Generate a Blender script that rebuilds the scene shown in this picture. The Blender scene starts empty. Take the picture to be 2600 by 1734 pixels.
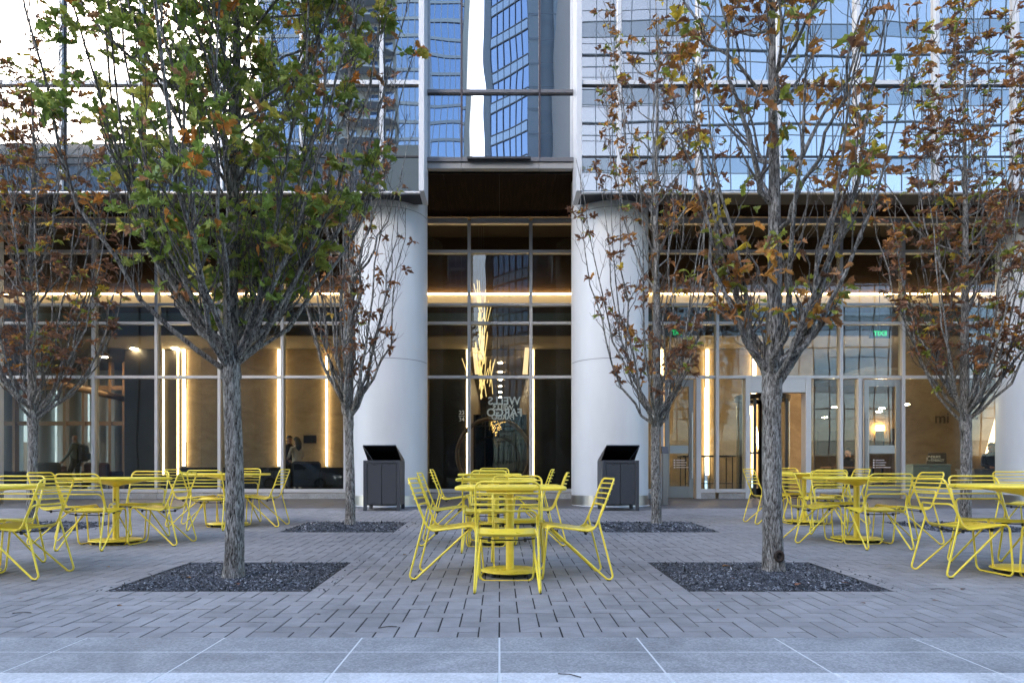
import bpy, bmesh, math, random
import numpy as np
from mathutils import Vector, Matrix, Euler

SC = bpy.context.scene
COL = SC.collection
F = 1733.0            # lens: 24 mm on a 36 mm wide frame
CX, HY, CZ = 1268.0, 1197.0, 0.95
SL = 0.02135          # the plaza falls gently towards the street

# ------------------------------------------------------------------ camera, sky, sun, exposure
cam_d = bpy.data.cameras.new('camera')
cam_d.lens = 24.0; cam_d.sensor_width = 36.0; cam_d.sensor_fit = 'HORIZONTAL'
cam_d.shift_x = 32.0/2600.0; cam_d.shift_y = 330.0/2600.0
cam_d.clip_start = 0.05; cam_d.clip_end = 3000.0
cam = bpy.data.objects.new('camera', cam_d); COL.objects.link(cam)
cam.location = (0, 0, CZ); cam.rotation_euler = (math.radians(90), 0, 0)
SC.camera = cam

SUN_EL, SUN_ROT = math.radians(30.0), math.radians(208.0)
w = bpy.data.worlds.new('World'); SC.world = w; w.use_nodes = True
wn = w.node_tree.nodes; wl = w.node_tree.links
bg = wn['Background']
sky = wn.new('ShaderNodeTexSky'); sky.sky_type = 'NISHITA'; sky.sun_disc = False
sky.sun_elevation = SUN_EL; sky.sun_rotation = SUN_ROT
sky.air_density = 1.0; sky.dust_density = 1.3; sky.ozone_density = 1.5; sky.altitude = 0.0
wl.new(sky.outputs[0], bg.inputs[0]); bg.inputs[1].default_value = 0.15
sun_d = bpy.data.lights.new('sun', 'SUN'); sun_d.energy = 2.0; sun_d.angle = math.radians(0.5)
sun_d.color = (1.0, 0.93, 0.84)
sun = bpy.data.objects.new('sun', sun_d); COL.objects.link(sun)
sdir = Vector((-math.cos(SUN_EL)*math.sin(SUN_ROT), math.cos(SUN_EL)*math.cos(SUN_ROT), math.sin(SUN_EL)))
sun.rotation_euler = sdir.to_track_quat('Z', 'Y').to_euler()
sun.location = sdir*120

vs = SC.view_settings
vs.view_transform = 'Standard'; vs.look = 'None'; vs.gamma = 1.0; vs.exposure = 2.85
vs.use_curve_mapping = False
cy = SC.cycles
cy.use_denoising = True
cy.max_bounces = 8; cy.diffuse_bounces = 3; cy.glossy_bounces = 5; cy.transmission_bounces = 4
cy.transparent_max_bounces = 16
cy.caustics_reflective = False; cy.caustics_refractive = False
cy.sample_clamp_indirect = 6.0

# ------------------------------------------------------------------ helpers
def gz(y):                       # height of the sloping plaza at depth y
    return SL*min(max(y, 2.6), 16.0)
def wx(px, d): return (px-CX)*d/F
def wz(py, d): return CZ+(HY-py)*d/F

MATS = {}
def mat(name, color=(0.5, 0.5, 0.5), rough=0.6, metal=0.0, spec=0.5, emit=None, estr=0.0):
    if name in MATS: return MATS[name]
    m = bpy.data.materials.new(name); m.use_nodes = True
    b = m.node_tree.nodes['Principled BSDF']
    b.inputs['Base Color'].default_value = (*color, 1); b.inputs['Roughness'].default_value = rough
    b.inputs['Metallic'].default_value = metal
    b.inputs['Specular IOR Level'].default_value = spec
    if emit:
        b.inputs['Emission Color'].default_value = (*emit, 1); b.inputs['Emission Strength'].default_value = estr
    MATS[name] = m
    return m
def N(m, t, **kw):
    n = m.node_tree.nodes.new(t)
    for k, v in kw.items(): setattr(n, k, v)
    return n
def L(m, a, b): m.node_tree.links.new(a, b)
def B(m): return m.node_tree.nodes['Principled BSDF']
def ramp(m, fac, stops):
    r = N(m, 'ShaderNodeValToRGB'); L(m, fac, r.inputs[0])
    e = r.color_ramp.elements
    e[0].position, e[0].color = stops[0][0], (*stops[0][1], 1)
    e[1].position, e[1].color = stops[1][0], (*stops[1][1], 1)
    for p, c in stops[2:]:
        x = e.new(p); x.color = (*c, 1)
    return r
def noise(m, scale, detail=4.0, rough=0.55, vec=None, dist=0.0):
    n = N(m, 'ShaderNodeTexNoise'); n.inputs['Scale'].default_value = scale
    n.inputs['Detail'].default_value = detail; n.inputs['Roughness'].default_value = rough
    n.inputs['Distortion'].default_value = dist
    if vec: L(m, vec, n.inputs['Vector'])
    return n
def mapping(m, vec, scale):
    p = N(m, 'ShaderNodeMapping'); p.inputs['Scale'].default_value = scale
    L(m, vec, p.inputs['Vector']); return p.outputs[0]
def bump(m, h, strength, dist, prev=None):
    b = N(m, 'ShaderNodeBump'); b.inputs['Strength'].default_value = strength
    b.inputs['Distance'].default_value = dist; L(m, h, b.inputs['Height'])
    if prev: L(m, prev, b.inputs['Normal'])
    return b.outputs[0]
def mixc(m, fac, a, b, mode='MIX'):
    x = N(m, 'ShaderNodeMix'); x.data_type = 'RGBA'; x.blend_type = mode
    if isinstance(fac, float): x.inputs[0].default_value = fac
    else: L(m, fac, x.inputs[0])
    for s, v in ((6, a), (7, b)):
        if isinstance(v, tuple): x.inputs[s].default_value = (*v, 1)
        else: L(m, v, x.inputs[s])
    return x.outputs[2]
def pos(m): return N(m, 'ShaderNodeNewGeometry').outputs['Position']
def rnd(m): return N(m, 'ShaderNodeObjectInfo').outputs['Random']

class MB:
    def __init__(s): s.v = []; s.f = []; s.mi = []; s.sm = []
    def add(s, vs, fs, mi=0, smooth=False):
        o = len(s.v); s.v.extend(vs)
        for f in fs: s.f.append(tuple(i+o for i in f)); s.mi.append(mi); s.sm.append(smooth)
        return s
    def box(s, x0, x1, y0, y1, z0, z1, mi=0):
        return s.add([(x0,y0,z0),(x1,y0,z0),(x1,y1,z0),(x0,y1,z0),(x0,y0,z1),(x1,y0,z1),(x1,y1,z1),(x0,y1,z1)],
                     [(0,3,2,1),(4,5,6,7),(0,1,5,4),(1,2,6,5),(2,3,7,6),(3,0,4,7)], mi)
    def cbox(s, x0, x1, y0, y1, z0, z1, c=0.004, mi=0):     # chamfered box
        vs = []
        for sx, sy, sz in ((0,0,0),(1,0,0),(1,1,0),(0,1,0),(0,0,1),(1,0,1),(1,1,1),(0,1,1)):
            X, Y, Z = (x0,x1)[sx], (y0,y1)[sy], (z0,z1)[sz]
            dx, dy, dz = (c,-c)[sx], (c,-c)[sy], (c,-c)[sz]
            vs += [(X, Y+dy, Z+dz), (X+dx, Y, Z+dz), (X+dx, Y+dy, Z)]
        def q(*a): return a
        fs = []
        A = lambda i, k: i*3+k
        fs += [q(A(0,2),A(3,2),A(2,2),A(1,2)), q(A(4,2),A(5,2),A(6,2),A(7,2)),
               q(A(0,1),A(1,1),A(5,1),A(4,1)), q(A(2,1),A(3,1),A(7,1),A(6,1)),
               q(A(1,0),A(2,0),A(6,0),A(5,0)), q(A(3,0),A(0,0),A(4,0),A(7,0))]
        for a, b in ((0,1),(2,3)): fs += [q(A(a,1),A(a,2),A(b,2),A(b,1)), q(A(a+4,2),A(a+4,1),A(b+4,1),A(b+4,2))]
        for a, b in ((1,2),(3,0)): fs += [q(A(a,0),A(a,2),A(b,2),A(b,0)), q(A(a+4,2),A(a+4,0),A(b+4,0),A(b+4,2))]
        for a in range(4):
            if a in (0, 2): fs.append(q(A(a,0),A(a,1),A(a+4,1),A(a+4,0)))
            else: fs.append(q(A(a,1),A(a,0),A(a+4,0),A(a+4,1)))
        for a in range(8):
            fs.append(q(A(a,0),A(a,1),A(a,2)))
        return s.add(vs, fs, mi)
    def tube(s, pts, r, n=8, closed=False, mi=0, cap=True):
        P = [Vector(p) for p in pts]; K = len(P)
        rs = [r]*K if isinstance(r, (int, float)) else list(r)
        vs = []; up = None
        for i in range(K):
            if closed: t = P[(i+1) % K]-P[i-1]
            else: t = P[min(i+1, K-1)]-P[max(i-1, 0)]
            if t.length < 1e-9: t = Vector((0, 0, 1))
            t.normalize()
            if up is None:
                up = Vector((0, 0, 1)) if abs(t.z) < 0.9 else Vector((1, 0, 0))
            up = up-t*up.dot(t)
            if up.length < 1e-5: up = t.orthogonal()
            up.normalize(); sd = t.cross(up)
            for k in range(n):
                a = 2*math.pi*k/n
                q = P[i]+(up*math.cos(a)+sd*math.sin(a))*rs[i]
                vs.append(tuple(q))
        fs = []
        for i in range(K if closed else K-1):
            j = (i+1) % K
            for k in range(n):
                k2 = (k+1) % n
                fs.append((i*n+k, i*n+k2, j*n+k2, j*n+k))
        if not closed and cap:
            s.add(vs, fs, mi, True); o = len(s.v)-len(vs)
            return s.add(vs[:n]+vs[-n:], [tuple(range(n-1, -1, -1)), tuple(range(n, 2*n))], mi, False)
        return s.add(vs, fs, mi, True)
    def lathe(s, prof, cx=0, cy=0, n=32, mi=0, smooth=True, cap=True):
        vs = []; fs = []; K = len(prof)
        for r, z in prof:
            for k in range(n):
                a = 2*math.pi*k/n; vs.append((cx+r*math.cos(a), cy+r*math.sin(a), z))
        for i in range(K-1):
            for k in range(n):
                k2 = (k+1) % n; fs.append((i*n+k, i*n+k2, (i+1)*n+k2, (i+1)*n+k))
        if cap:
            s.add(vs, fs, mi, smooth); o = len(s.v)-len(vs)
            return s.add(vs[:n]+vs[-n:], [tuple(range(n-1, -1, -1)), tuple(range(n, 2*n))], mi, False)
        return s.add(vs, fs, mi, smooth)
    def mesh(s, name, mats):
        me = bpy.data.meshes.new(name)
        me.from_pydata(s.v, [], s.f)
        for m in (mats if isinstance(mats, (list, tuple)) else [mats]): me.materials.append(m)
        if s.mi:
            me.polygons.foreach_set('material_index', s.mi); me.polygons.foreach_set('use_smooth', s.sm)
        me.update(); return me
    def build(s, name, mats, parent=None, loc=None, rot=None):
        return link(name, s.mesh(name, mats), parent, loc, rot)

def link(name, data, parent=None, loc=None, rot=None):
    o = bpy.data.objects.new(name, data); COL.objects.link(o)
    if parent: o.parent = parent
    if loc: o.location = loc
    if rot: o.rotation_euler = rot
    return o
def tag(o, label=None, cat=None, group=None, kind=None):
    if label: o['label'] = label
    if cat: o['category'] = cat
    if group: o['group'] = group
    if kind: o['kind'] = kind
    return o
def thing(name, label, cat, loc=(0, 0, 0), rz=0.0, group=None):
    o = bpy.data.objects.new(name, None); COL.objects.link(o); o.empty_display_size = 0.2
    o.location = loc; o.rotation_euler = (0, 0, rz)
    return tag(o, label, cat, group)
def dup(root, loc, rz, label):
    r = root.copy(); COL.objects.link(r); r.location = loc; r.rotation_euler = (0, 0, rz); r['label'] = label
    for ch in list(root.children):
        c = ch.copy(); COL.objects.link(c); c.parent = r
        for g in list(ch.children):
            d = g.copy(); COL.objects.link(d); d.parent = c
    return r
def fillet(pts, rads, closed=False, seg=6):
    P = [Vector(p) for p in pts]; K = len(P); out = []
    for i in range(K):
        r = rads[i]
        if (not closed and i in (0, K-1)) or r <= 0: out.append(P[i]); continue
        a, b, c = P[i-1], P[i], P[(i+1) % K]
        u = (a-b).normalized(); v = (c-b).normalized()
        ang = u.angle(v)
        d = r/math.tan(ang/2); d = min(d, 0.49*(a-b).length, 0.49*(c-b).length)
        p0, p1 = b+u*d, b+v*d
        rr = d*math.tan(ang/2); bis = (u+v).normalized(); ctr = b+bis*(rr/math.sin(ang/2))
        e0, e1 = p0-ctr, p1-ctr
        tot = e0.angle(e1); ax = e0.cross(e1).normalized()
        for k in range(seg+1):
            out.append(ctr+Matrix.Rotation(tot*k/seg, 3, ax) @ e0)
    return out

# ------------------------------------------------------------------ materials
def m_paver(name='paver_concrete'):
    m = mat(name, rough=0.85, spec=0.25)
    p = pos(m)
    n1 = noise(m, 7.0, 5, vec=p); n2 = noise(m, 160.0, 3, 0.6, vec=p); n3 = noise(m, 0.55, 4, vec=p)
    g = N(m, 'ShaderNodeAttribute'); g.attribute_name = 'tone'
    base = ramp(m, g.outputs['Fac'], [(0.0, (0.200, 0.190, 0.187)), (1.0, (0.288, 0.274, 0.268))]).outputs[0]
    c = mixc(m, 0.55, base, ramp(m, n1.outputs[0], [(0.3, (0.18, 0.171, 0.168)), (0.7, (0.30, 0.286, 0.28))]).outputs[0])
    c = mixc(m, 0.5, c, ramp(m, n2.outputs[0], [(0.35, (0.45, 0.45, 0.45)), (0.65, (0.6, 0.6, 0.6))]).outputs[0], 'OVERLAY')
    c = mixc(m, 0.7, c, ramp(m, n3.outputs[0], [(0.32, (0.36, 0.36, 0.36)), (0.68, (0.60, 0.60, 0.60))]).outputs[0], 'OVERLAY')
    n4 = noise(m, 3.1, 6, 0.65, vec=p, dist=0.8)
    c = mixc(m, ramp(m, n4.outputs[0], [(0.60, (0, 0, 0)), (0.74, (0.45, 0.45, 0.45))]).outputs[0], c, (0.10, 0.098, 0.095))
    L(m, c, B(m).inputs['Base Color'])
    L(m, bump(m, n2.outputs[0], 0.25, 0.002), B(m).inputs['Normal'])
    return m
def m_granite(name, lo, hi, rough=0.6):
    m = mat(name, rough=rough, spec=0.35)
    p = pos(m)
    v = N(m, 'ShaderNodeTexVoronoi'); v.inputs['Scale'].default_value = 95; L(m, p, v.inputs['Vector'])
    n1 = noise(m, 130, 2, 0.7, vec=p); n2 = noise(m, 2.2, 5, vec=p, dist=1.0)
    c = ramp(m, v.outputs['Color'], [(0.15, lo), (0.85, hi)]).outputs[0]
    c = mixc(m, 0.35, c, ramp(m, n1.outputs[0], [(0.35, lo), (0.62, hi)]).outputs[0])
    c = mixc(m, 0.8, c, ramp(m, n2.outputs[0], [(0.3, (0.34,)*3), (0.7, (0.62,)*3)]).outputs[0], 'OVERLAY')
    n5 = noise(m, 5.5, 5, 0.7, vec=mapping(m, p, (1, 3, 1)), dist=0.4)
    c = mixc(m, ramp(m, n5.outputs[0], [(0.62, (0, 0, 0)), (0.72, (0.35, 0.35, 0.35))]).outputs[0], c, (0.09, 0.09, 0.095))
    r = rnd(m)
    c = mixc(m, 0.35, c, ramp(m, r, [(0.0, (0.42,)*3), (1.0, (0.58,)*3)]).outputs[0], 'OVERLAY')
    L(m, c, B(m).inputs['Base Color'])
    L(m, bump(m, n1.outputs[0], 0.15, 0.001), B(m).inputs['Normal'])
    return m
M_PAV = m_paver()
M_GRAN = m_granite('grey_granite', (0.165, 0.168, 0.173), (0.335, 0.335, 0.338))
M_KERB = m_granite('pale_kerb_granite', (0.42, 0.42, 0.42), (0.62, 0.615, 0.61))
M_DSTONE = m_granite('dark_entrance_stone', (0.055, 0.055, 0.06), (0.105, 0.105, 0.11), 0.55)
M_PLINTH = m_granite('plinth_stone', (0.20, 0.205, 0.205), (0.38, 0.385, 0.38))
M_SAND = mat('joint_sand', (0.035, 0.034, 0.033), 0.95, spec=0.1)
M_GROUT = mat('pale_grout', (0.60, 0.60, 0.58), 0.9, spec=0.2)
M_ASPH = mat('asphalt', (0.05, 0.05, 0.052), 0.9)

def m_yellow():
    m = mat('yellow_powder_coat', (0.88, 0.665, 0.055), 0.34, spec=0.5)
    n1 = noise(m, 900, 2, vec=pos(m)); n2 = noise(m, 9, 4, vec=pos(m))
    c = ramp(m, n2.outputs[0], [(0.3, (0.84, 0.635, 0.05)), (0.7, (0.91, 0.70, 0.068))]).outputs[0]
    c = mixc(m, 0.25, c, ramp(m, rnd(m), [(0.0, (0.42,)*3), (1.0, (0.57,)*3)]).outputs[0], 'OVERLAY')
    n6 = noise(m, 24, 5, 0.7, vec=pos(m)); c = mixc(m, ramp(m, n6.outputs[0], [(0.66, (0, 0, 0)), (0.78, (0.5, 0.5, 0.5))]).outputs[0], c, (0.30, 0.22, 0.06))
    L(m, c, B(m).inputs['Base Color'])
    L(m, ramp(m, n2.outputs[0], [(0.35, (0.27,)*3), (0.7, (0.42,)*3)]).outputs[0], B(m).inputs['Roughness'])
    L(m, bump(m, n1.outputs[0], 0.08, 0.001), B(m).inputs['Normal'])
    return m
M_YEL = m_yellow()
M_BLACK = mat('black_rubber', (0.012, 0.012, 0.012), 0.6)

def m_bark():
    m = mat('oak_bark', rough=0.95, spec=0.1)
    tc = N(m, 'ShaderNodeTexCoord').outputs['Object']
    v1 = mapping(m, tc, (46, 46, 9)); v2 = mapping(m, tc, (110, 110, 26))
    n1 = noise(m, 1.0, 5, 0.65, vec=v1, dist=1.2); n2 = noise(m, 1.0, 4, 0.6, vec=v2, dist=0.6); n3 = noise(m, 5, 3, vec=tc)
    c = ramp(m, n1.outputs[0], [(0.42, (0.026, 0.023, 0.020)), (0.50, (0.15, 0.137, 0.12)), (0.58, (0.42, 0.40, 0.37))]).outputs[0]
    c = mixc(m, 0.45, c, ramp(m, n2.outputs[0], [(0.42, (0.03, 0.026, 0.022)), (0.58, (0.40, 0.38, 0.35))]).outputs[0])
    c = mixc(m, 0.4, c, ramp(m, n3.outputs[0], [(0.35, (0.4,)*3), (0.65, (0.58,)*3)]).outputs[0], 'OVERLAY')
    L(m, c, B(m).inputs['Base Color'])
    b1 = bump(m, n1.outputs[0], 1.0, 0.022); L(m, bump(m, n2.outputs[0], 0.8, 0.008, b1), B(m).inputs['Normal'])
    return m
M_BARK = m_bark()
def m_twig():
    m = mat('twig_bark', rough=0.9, spec=0.15)
    n = noise(m, 60, 3, vec=pos(m))
    L(m, ramp(m, n.outputs[0], [(0.35, (0.055, 0.048, 0.042)), (0.65, (0.165, 0.15, 0.135))]).outputs[0], B(m).inputs['Base Color'])
    return m
M_TWIG = m_twig()
def m_leaf():
    m = mat('oak_leaf', rough=0.5, spec=0.35)
    a = N(m, 'ShaderNodeAttribute'); a.attribute_name = 'tint'
    n = noise(m, 38, 3, vec=pos(m))
    c = mixc(m, 0.55, a.outputs['Color'], ramp(m, n.outputs[0], [(0.3, (0.36,)*3), (0.7, (0.6,)*3)]).outputs[0], 'OVERLAY')
    L(m, c, B(m).inputs['Base Color'])
    t = N(m, 'ShaderNodeBsdfTranslucent'); L(m, c, t.inputs['Color'])
    mx = N(m, 'ShaderNodeMixShader'); mx.inputs[0].default_value = 0.40
    L(m, B(m).outputs[0], mx.inputs[1]); L(m, t.outputs[0], mx.inputs[2])
    L(m, mx.outputs[0], m.node_tree.nodes['Material Output'].inputs['Surface'])
    return m
M_LEAF = m_leaf()
def m_chip():
    m = mat('slate_chips', rough=0.7, spec=0.35)
    a = N(m, 'ShaderNodeAttribute'); a.attribute_name = 'tone'
    L(m, ramp(m, a.outputs['Fac'], [(0.0, (0.020, 0.022, 0.026)), (0.5, (0.085, 0.090, 0.102)), (0.88, (0.22, 0.23, 0.25)), (1.0, (0.60, 0.60, 0.60))]).outputs[0], B(m).inputs['Base Color'])
    return m
M_CHIP = m_chip()

M_WHITE = mat('white_column_panel', (0.74, 0.745, 0.74), 0.42, spec=0.4)
_n = noise(M_WHITE, 1.3, 4, vec=mapping(M_WHITE, pos(M_WHITE), (1.6, 1.6, 0.5)))
L(M_WHITE, ramp(M_WHITE, _n.outputs[0], [(0.3, (0.51, 0.52, 0.525)), (0.7, (0.58, 0.59, 0.59))]).outputs[0], B(M_WHITE).inputs['Base Color'])
M_STEEL = mat('brushed_stainless', (0.42, 0.42, 0.42), 0.28, 1.0)
M_FRAME = mat('silver_aluminium_frame', (0.50, 0.505, 0.52), 0.42, 0.35)
M_FIN = mat('white_aluminium_fin', (0.52, 0.53, 0.54), 0.4, 0.0)
M_DFRAME = mat('dark_grey_metal', (0.12, 0.12, 0.128), 0.4, 0.3)
M_GASKET = mat('black_gasket', (0.01, 0.01, 0.012), 0.5)
M_SLAB = mat('slab_edge_metal', (0.25, 0.25, 0.25), 0.5)
M_BIN = mat('charcoal_powder_coat', (0.040, 0.044, 0.052), 0.42, 0.0)
M_BINB = mat('black_bin_lid', (0.004, 0.004, 0.005), 0.4)

def m_soffit():
    m = mat('dark_wood_soffit', rough=0.8, spec=0.05)
    p = pos(m)
    wv = N(m, 'ShaderNodeTexWave'); wv.wave_type = 'BANDS'; wv.bands_direction = 'X'
    wv.inputs['Scale'].default_value = 1.6; wv.inputs['Distortion'].default_value = 0.0; L(m, p, wv.inputs['Vector'])
    n = noise(m, 1.0, 4, vec=mapping(m, p, (26, 1.5, 1)))
    c = ramp(m, n.outputs[0], [(0.3, (0.012, 0.0065, 0.005)), (0.7, (0.026, 0.014, 0.010))]).outputs[0]
    L(m, c, B(m).inputs['Base Color'])
    return m
M_SOFFIT = m_soffit()

def m_mirror_glass(name, tint, refl, wav=0.0045):
    m = bpy.data.materials.new(name); m.use_nodes = True; MATS[name] = m
    b = B(m); b.inputs['Base Color'].default_value = (0.02, 0.028, 0.036, 1); b.inputs['Roughness'].default_value = 0.1
    g = N(m, 'ShaderNodeBsdfGlossy'); g.inputs['Color'].default_value = (*tint, 1); g.inputs['Roughness'].default_value = 0.0
    p = pos(m); r = rnd(m)
    ad = N(m, 'ShaderNodeVectorMath'); ad.operation = 'ADD'; L(m, p, ad.inputs[0])
    sc = N(m, 'ShaderNodeVectorMath'); sc.operation = 'SCALE'; sc.inputs[0].default_value = (37.0, 11.0, 23.0); L(m, r, sc.inputs['Scale'])
    L(m, sc.outputs[0], ad.inputs[1])
    n = noise(m, 0.8, 1.0, 0.4, vec=mapping(m, ad.outputs[0], (1.0, 1.0, 0.75)))
    bp = bump(m, n.outputs[0], 1.0, wav)
    L(m, bp, g.inputs['Normal'])
    mx = N(m, 'ShaderNodeMixShader'); mx.inputs[0].default_value = refl
    L(m, b.outputs[0], mx.inputs[1]); L(m, g.outputs[0], mx.inputs[2])
    L(m, mx.outputs[0], m.node_tree.nodes['Material Output'].inputs['Surface'])
    return m
M_MIRROR = m_mirror_glass('coated_curtain_glass', (0.88, 0.875, 0.86), 0.53, 0.0024)
M_MIRROR_C = m_mirror_glass('coated_bay_glass', (0.50, 0.54, 0.59), 0.82, 0.0036)
def m_clear_glass(name, tint=(0.74, 0.78, 0.77), r0=0.10):
    m = bpy.data.materials.new(name); m.use_nodes = True; MATS[name] = m
    t = N(m, 'ShaderNodeBsdfTransparent'); t.inputs['Color'].default_value = (*tint, 1)
    g = N(m, 'ShaderNodeBsdfGlossy'); g.inputs['Roughness'].default_value = 0.0; g.inputs['Color'].default_value = (0.9, 0.95, 1.0, 1)
    lw = N(m, 'ShaderNodeLayerWeight'); lw.inputs[0].default_value = 0.25
    mr = N(m, 'ShaderNodeMapRange'); L(m, lw.outputs['Facing'], mr.inputs[0])
    mr.inputs[3].default_value = r0; mr.inputs[4].default_value = min(1.0, r0+0.45)
    p = pos(m)
    n = noise(m, 0.9, 1.0, 0.4, vec=p); L(m, bump(m, n.outputs[0], 1.0, 0.002), g.inputs['Normal'])
    mx = N(m, 'ShaderNodeMixShader'); L(m, mr.outputs[0], mx.inputs[0])
    L(m, t.outputs[0], mx.inputs[1]); L(m, g.outputs[0], mx.inputs[2])
    L(m, mx.outputs[0], m.node_tree.nodes['Material Output'].inputs['Surface'])
    return m
M_GLASS = m_clear_glass('lobby_glass', r0=0.012)
# ================================================================== the setting: ground
rng = random.Random(7)
gm = MB(); gm.add([(-600, -600, -0.30), (600, -600, -0.30), (600, 600, -0.30), (-600, 600, -0.30)], [(0, 1, 2, 3)])
tag(gm.build('ground', M_ASPH), kind='structure')
rm = MB(); rm.box(-80, 80, -14, 2.62, -0.29, -0.075)
tag(rm.build('road', M_ASPH), kind='structure')
sw = MB(); sw.box(-80, 80, -30, -14, -0.29, 0.05)
tag(sw.build('far_pavement', mat('far_pavement_concrete', (0.30, 0.295, 0.285), 0.85)), kind='structure')

U = 0.1118
Y0 = 3.602
NX = 118                                   # half width in cells
PITS = [(-2.035, 4.78), (2.115, 4.78), (-2.035, 8.66), (2.065, 8.66), (-6.20, 8.66), (6.32, 8.66), (-6.2, 4.78), (6.32, 4.78)]
pit_cells = []
for px_, py_ in PITS:
    i0 = round((px_-6.5*U)/U); j0 = round((py_-Y0)/U)
    pit_cells.append((i0, i0+13, j0, j0+12))
def in_pit(i, j): return any(a <= i < b and c <= j < d for a, b, c, d in pit_cells)
J1 = int(round((12.62-Y0)/U))
bricks = []                                # (i0,i1,j0,j1) in cells
for j in range(-2, J1+1):
    for i in range(-NX, NX):
        c = (i-j) % 4
        if c == 0: cells = [(i, j), (i+1, j)]
        elif c == 3: cells = [(i, j), (i, j+1)]
        else: continue
        cells = [q for q in cells if 0 <= q[1] < J1 and not in_pit(*q)]
        if not cells: continue
        i0 = min(q[0] for q in cells); i1 = max(q[0] for q in cells)+1
        j0 = min(q[1] for q in cells); j1 = max(q[1] for q in cells)+1
        bricks.append((i0, i1, j0, j1))
YC = lambda j: Y0+j*U
TH = math.atan(SL)
pav = thing('pavement', None, None); tag(pav, kind='structure')
bed = MB()
bed.add([(-13.4, Y0, gz(Y0)-0.0026), (13.4, Y0, gz(Y0)-0.0026), (13.4, YC(J1), gz(YC(J1))-0.0026), (-13.4, YC(J1), gz(YC(J1))-0.0026)], [(0, 1, 2, 3)])
bed.build('joint_bed', M_SAND, pav)
def score(b):
    x = (b[0]+b[1])/2*U; y = YC((b[2]+b[3])/2)
    if abs(CX+x*F/y-1300) > 1330: return 1e9
    return y
bricks.sort(key=score)
near, rest = bricks[:300], bricks[300:]
pm = {}
def paver_mesh(wc, dc, k):
    key = (wc, dc, k)
    if key in pm: return pm[key]
    g, c, h = 0.0042, 0.0012, 0.03
    X, Y = wc*U/2-g, dc*U/2-g
    vs = [(-X,-Y,-h),(X,-Y,-h),(X,Y,-h),(-X,Y,-h),(-X,-Y,-c),(X,-Y,-c),(X,Y,-c),(-X,Y,-c),(-X+c,-Y+c,0),(X-c,-Y+c,0),(X-c,Y-c,0),(-X+c,Y-c,0)]
    fs = [(8,9,10,11)]+[(a,(a+1)%4,(a+1)%4+4,a+4) for a in range(4)]+[(a+4,(a+1)%4+4,(a+1)%4+8,a+8) for a in range(4)]
    m = MB().add(vs, fs).mesh('paver', M_PAV)
    at = m.attributes.new('tone', 'FLOAT', 'POINT'); at.data.foreach_set('value', [k/5.0]*12)
    pm[key] = m; return m
for b in near:
    x = (b[0]+b[1])/2*U; y = YC((b[2]+b[3])/2)
    link('paver', paver_mesh(b[1]-b[0], b[3]-b[2], rng.randrange(6)), pav,
         (x+rng.gauss(0, 0.0006), y+rng.gauss(0, 0.0006), gz(y)+rng.gauss(0, 0.0006)), (TH+rng.gauss(0, 0.002), rng.gauss(0, 0.002), rng.gauss(0, 0.002)))
R = np.array(rest, dtype=float); nb = len(R)
g, c, h = 0.0042, 0.0012, 0.03
rs_ = np.random.RandomState(3)
x0 = R[:,0]*U+g; x1 = R[:,1]*U-g; y0 = Y0+R[:,2]*U+g; y1 = Y0+R[:,3]*U-g
dz = rs_.normal(0, 0.0006, nb)
V = np.zeros((nb, 12, 3))
for q, (xs, ys, zo, ins) in enumerate([(0,0,-h,0),(1,0,-h,0),(1,1,-h,0),(0,1,-h,0),(0,0,-c,0),(1,0,-c,0),(1,1,-c,0),(0,1,-c,0),(0,0,0,c),(1,0,0,c),(1,1,0,c),(0,1,0,c)]):
    V[:,q,0] = (x1-ins) if xs else (x0+ins); V[:,q,1] = (y1-ins) if ys else (y0+ins)
    V[:,q,2] = SL*V[:,q,1]+zo+dz+rs_.normal(0, 0.0003, nb)
fs = [(8,9,10,11)]+[(a,(a+1)%4,(a+1)%4+4,a+4) for a in range(4)]+[(a+4,(a+1)%4+4,(a+1)%4+8,a+8) for a in range(4)]
FA = (np.array(fs)[None]+12*np.arange(nb)[:,None,None]).reshape(-1, 4)
me = bpy.data.meshes.new('paver_field'); me.from_pydata(V.reshape(-1, 3).tolist(), [], FA.tolist()); me.materials.append(M_PAV)
at = me.attributes.new('tone', 'FLOAT', 'POINT'); at.data.foreach_set('value', np.repeat(rs_.rand(nb), 12).astype(np.float32))
tag(link('paver_field', me, pav), kind='stuff')

# granite border and kerb: level slabs along the street
GZ = gz(Y0)
gb = thing('granite_border', None, None); tag(gb, kind='structure')
MB().box(-14, 14, 2.62, Y0-0.001, GZ-0.2, GZ-0.0012).build('grout_bed', M_GROUT, gb)
PIT = 0.723
for k in range(-9, 9):
    for (a, b_) in ((2.970, 3.306), (3.316, 3.600)):
        j = 0.0045
        MB().cbox(k*PIT+j, (k+1)*PIT-j, a, b_, GZ-0.06, GZ, 0.0008).build('slab', M_GRAN, gb)
    MB().cbox(k*PIT+0.003, (k+1)*PIT-0.003, 2.60, 2.9655, GZ-0.28, GZ+0.002, 0.006).build('kerb_stone', M_KERB, gb)

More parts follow.
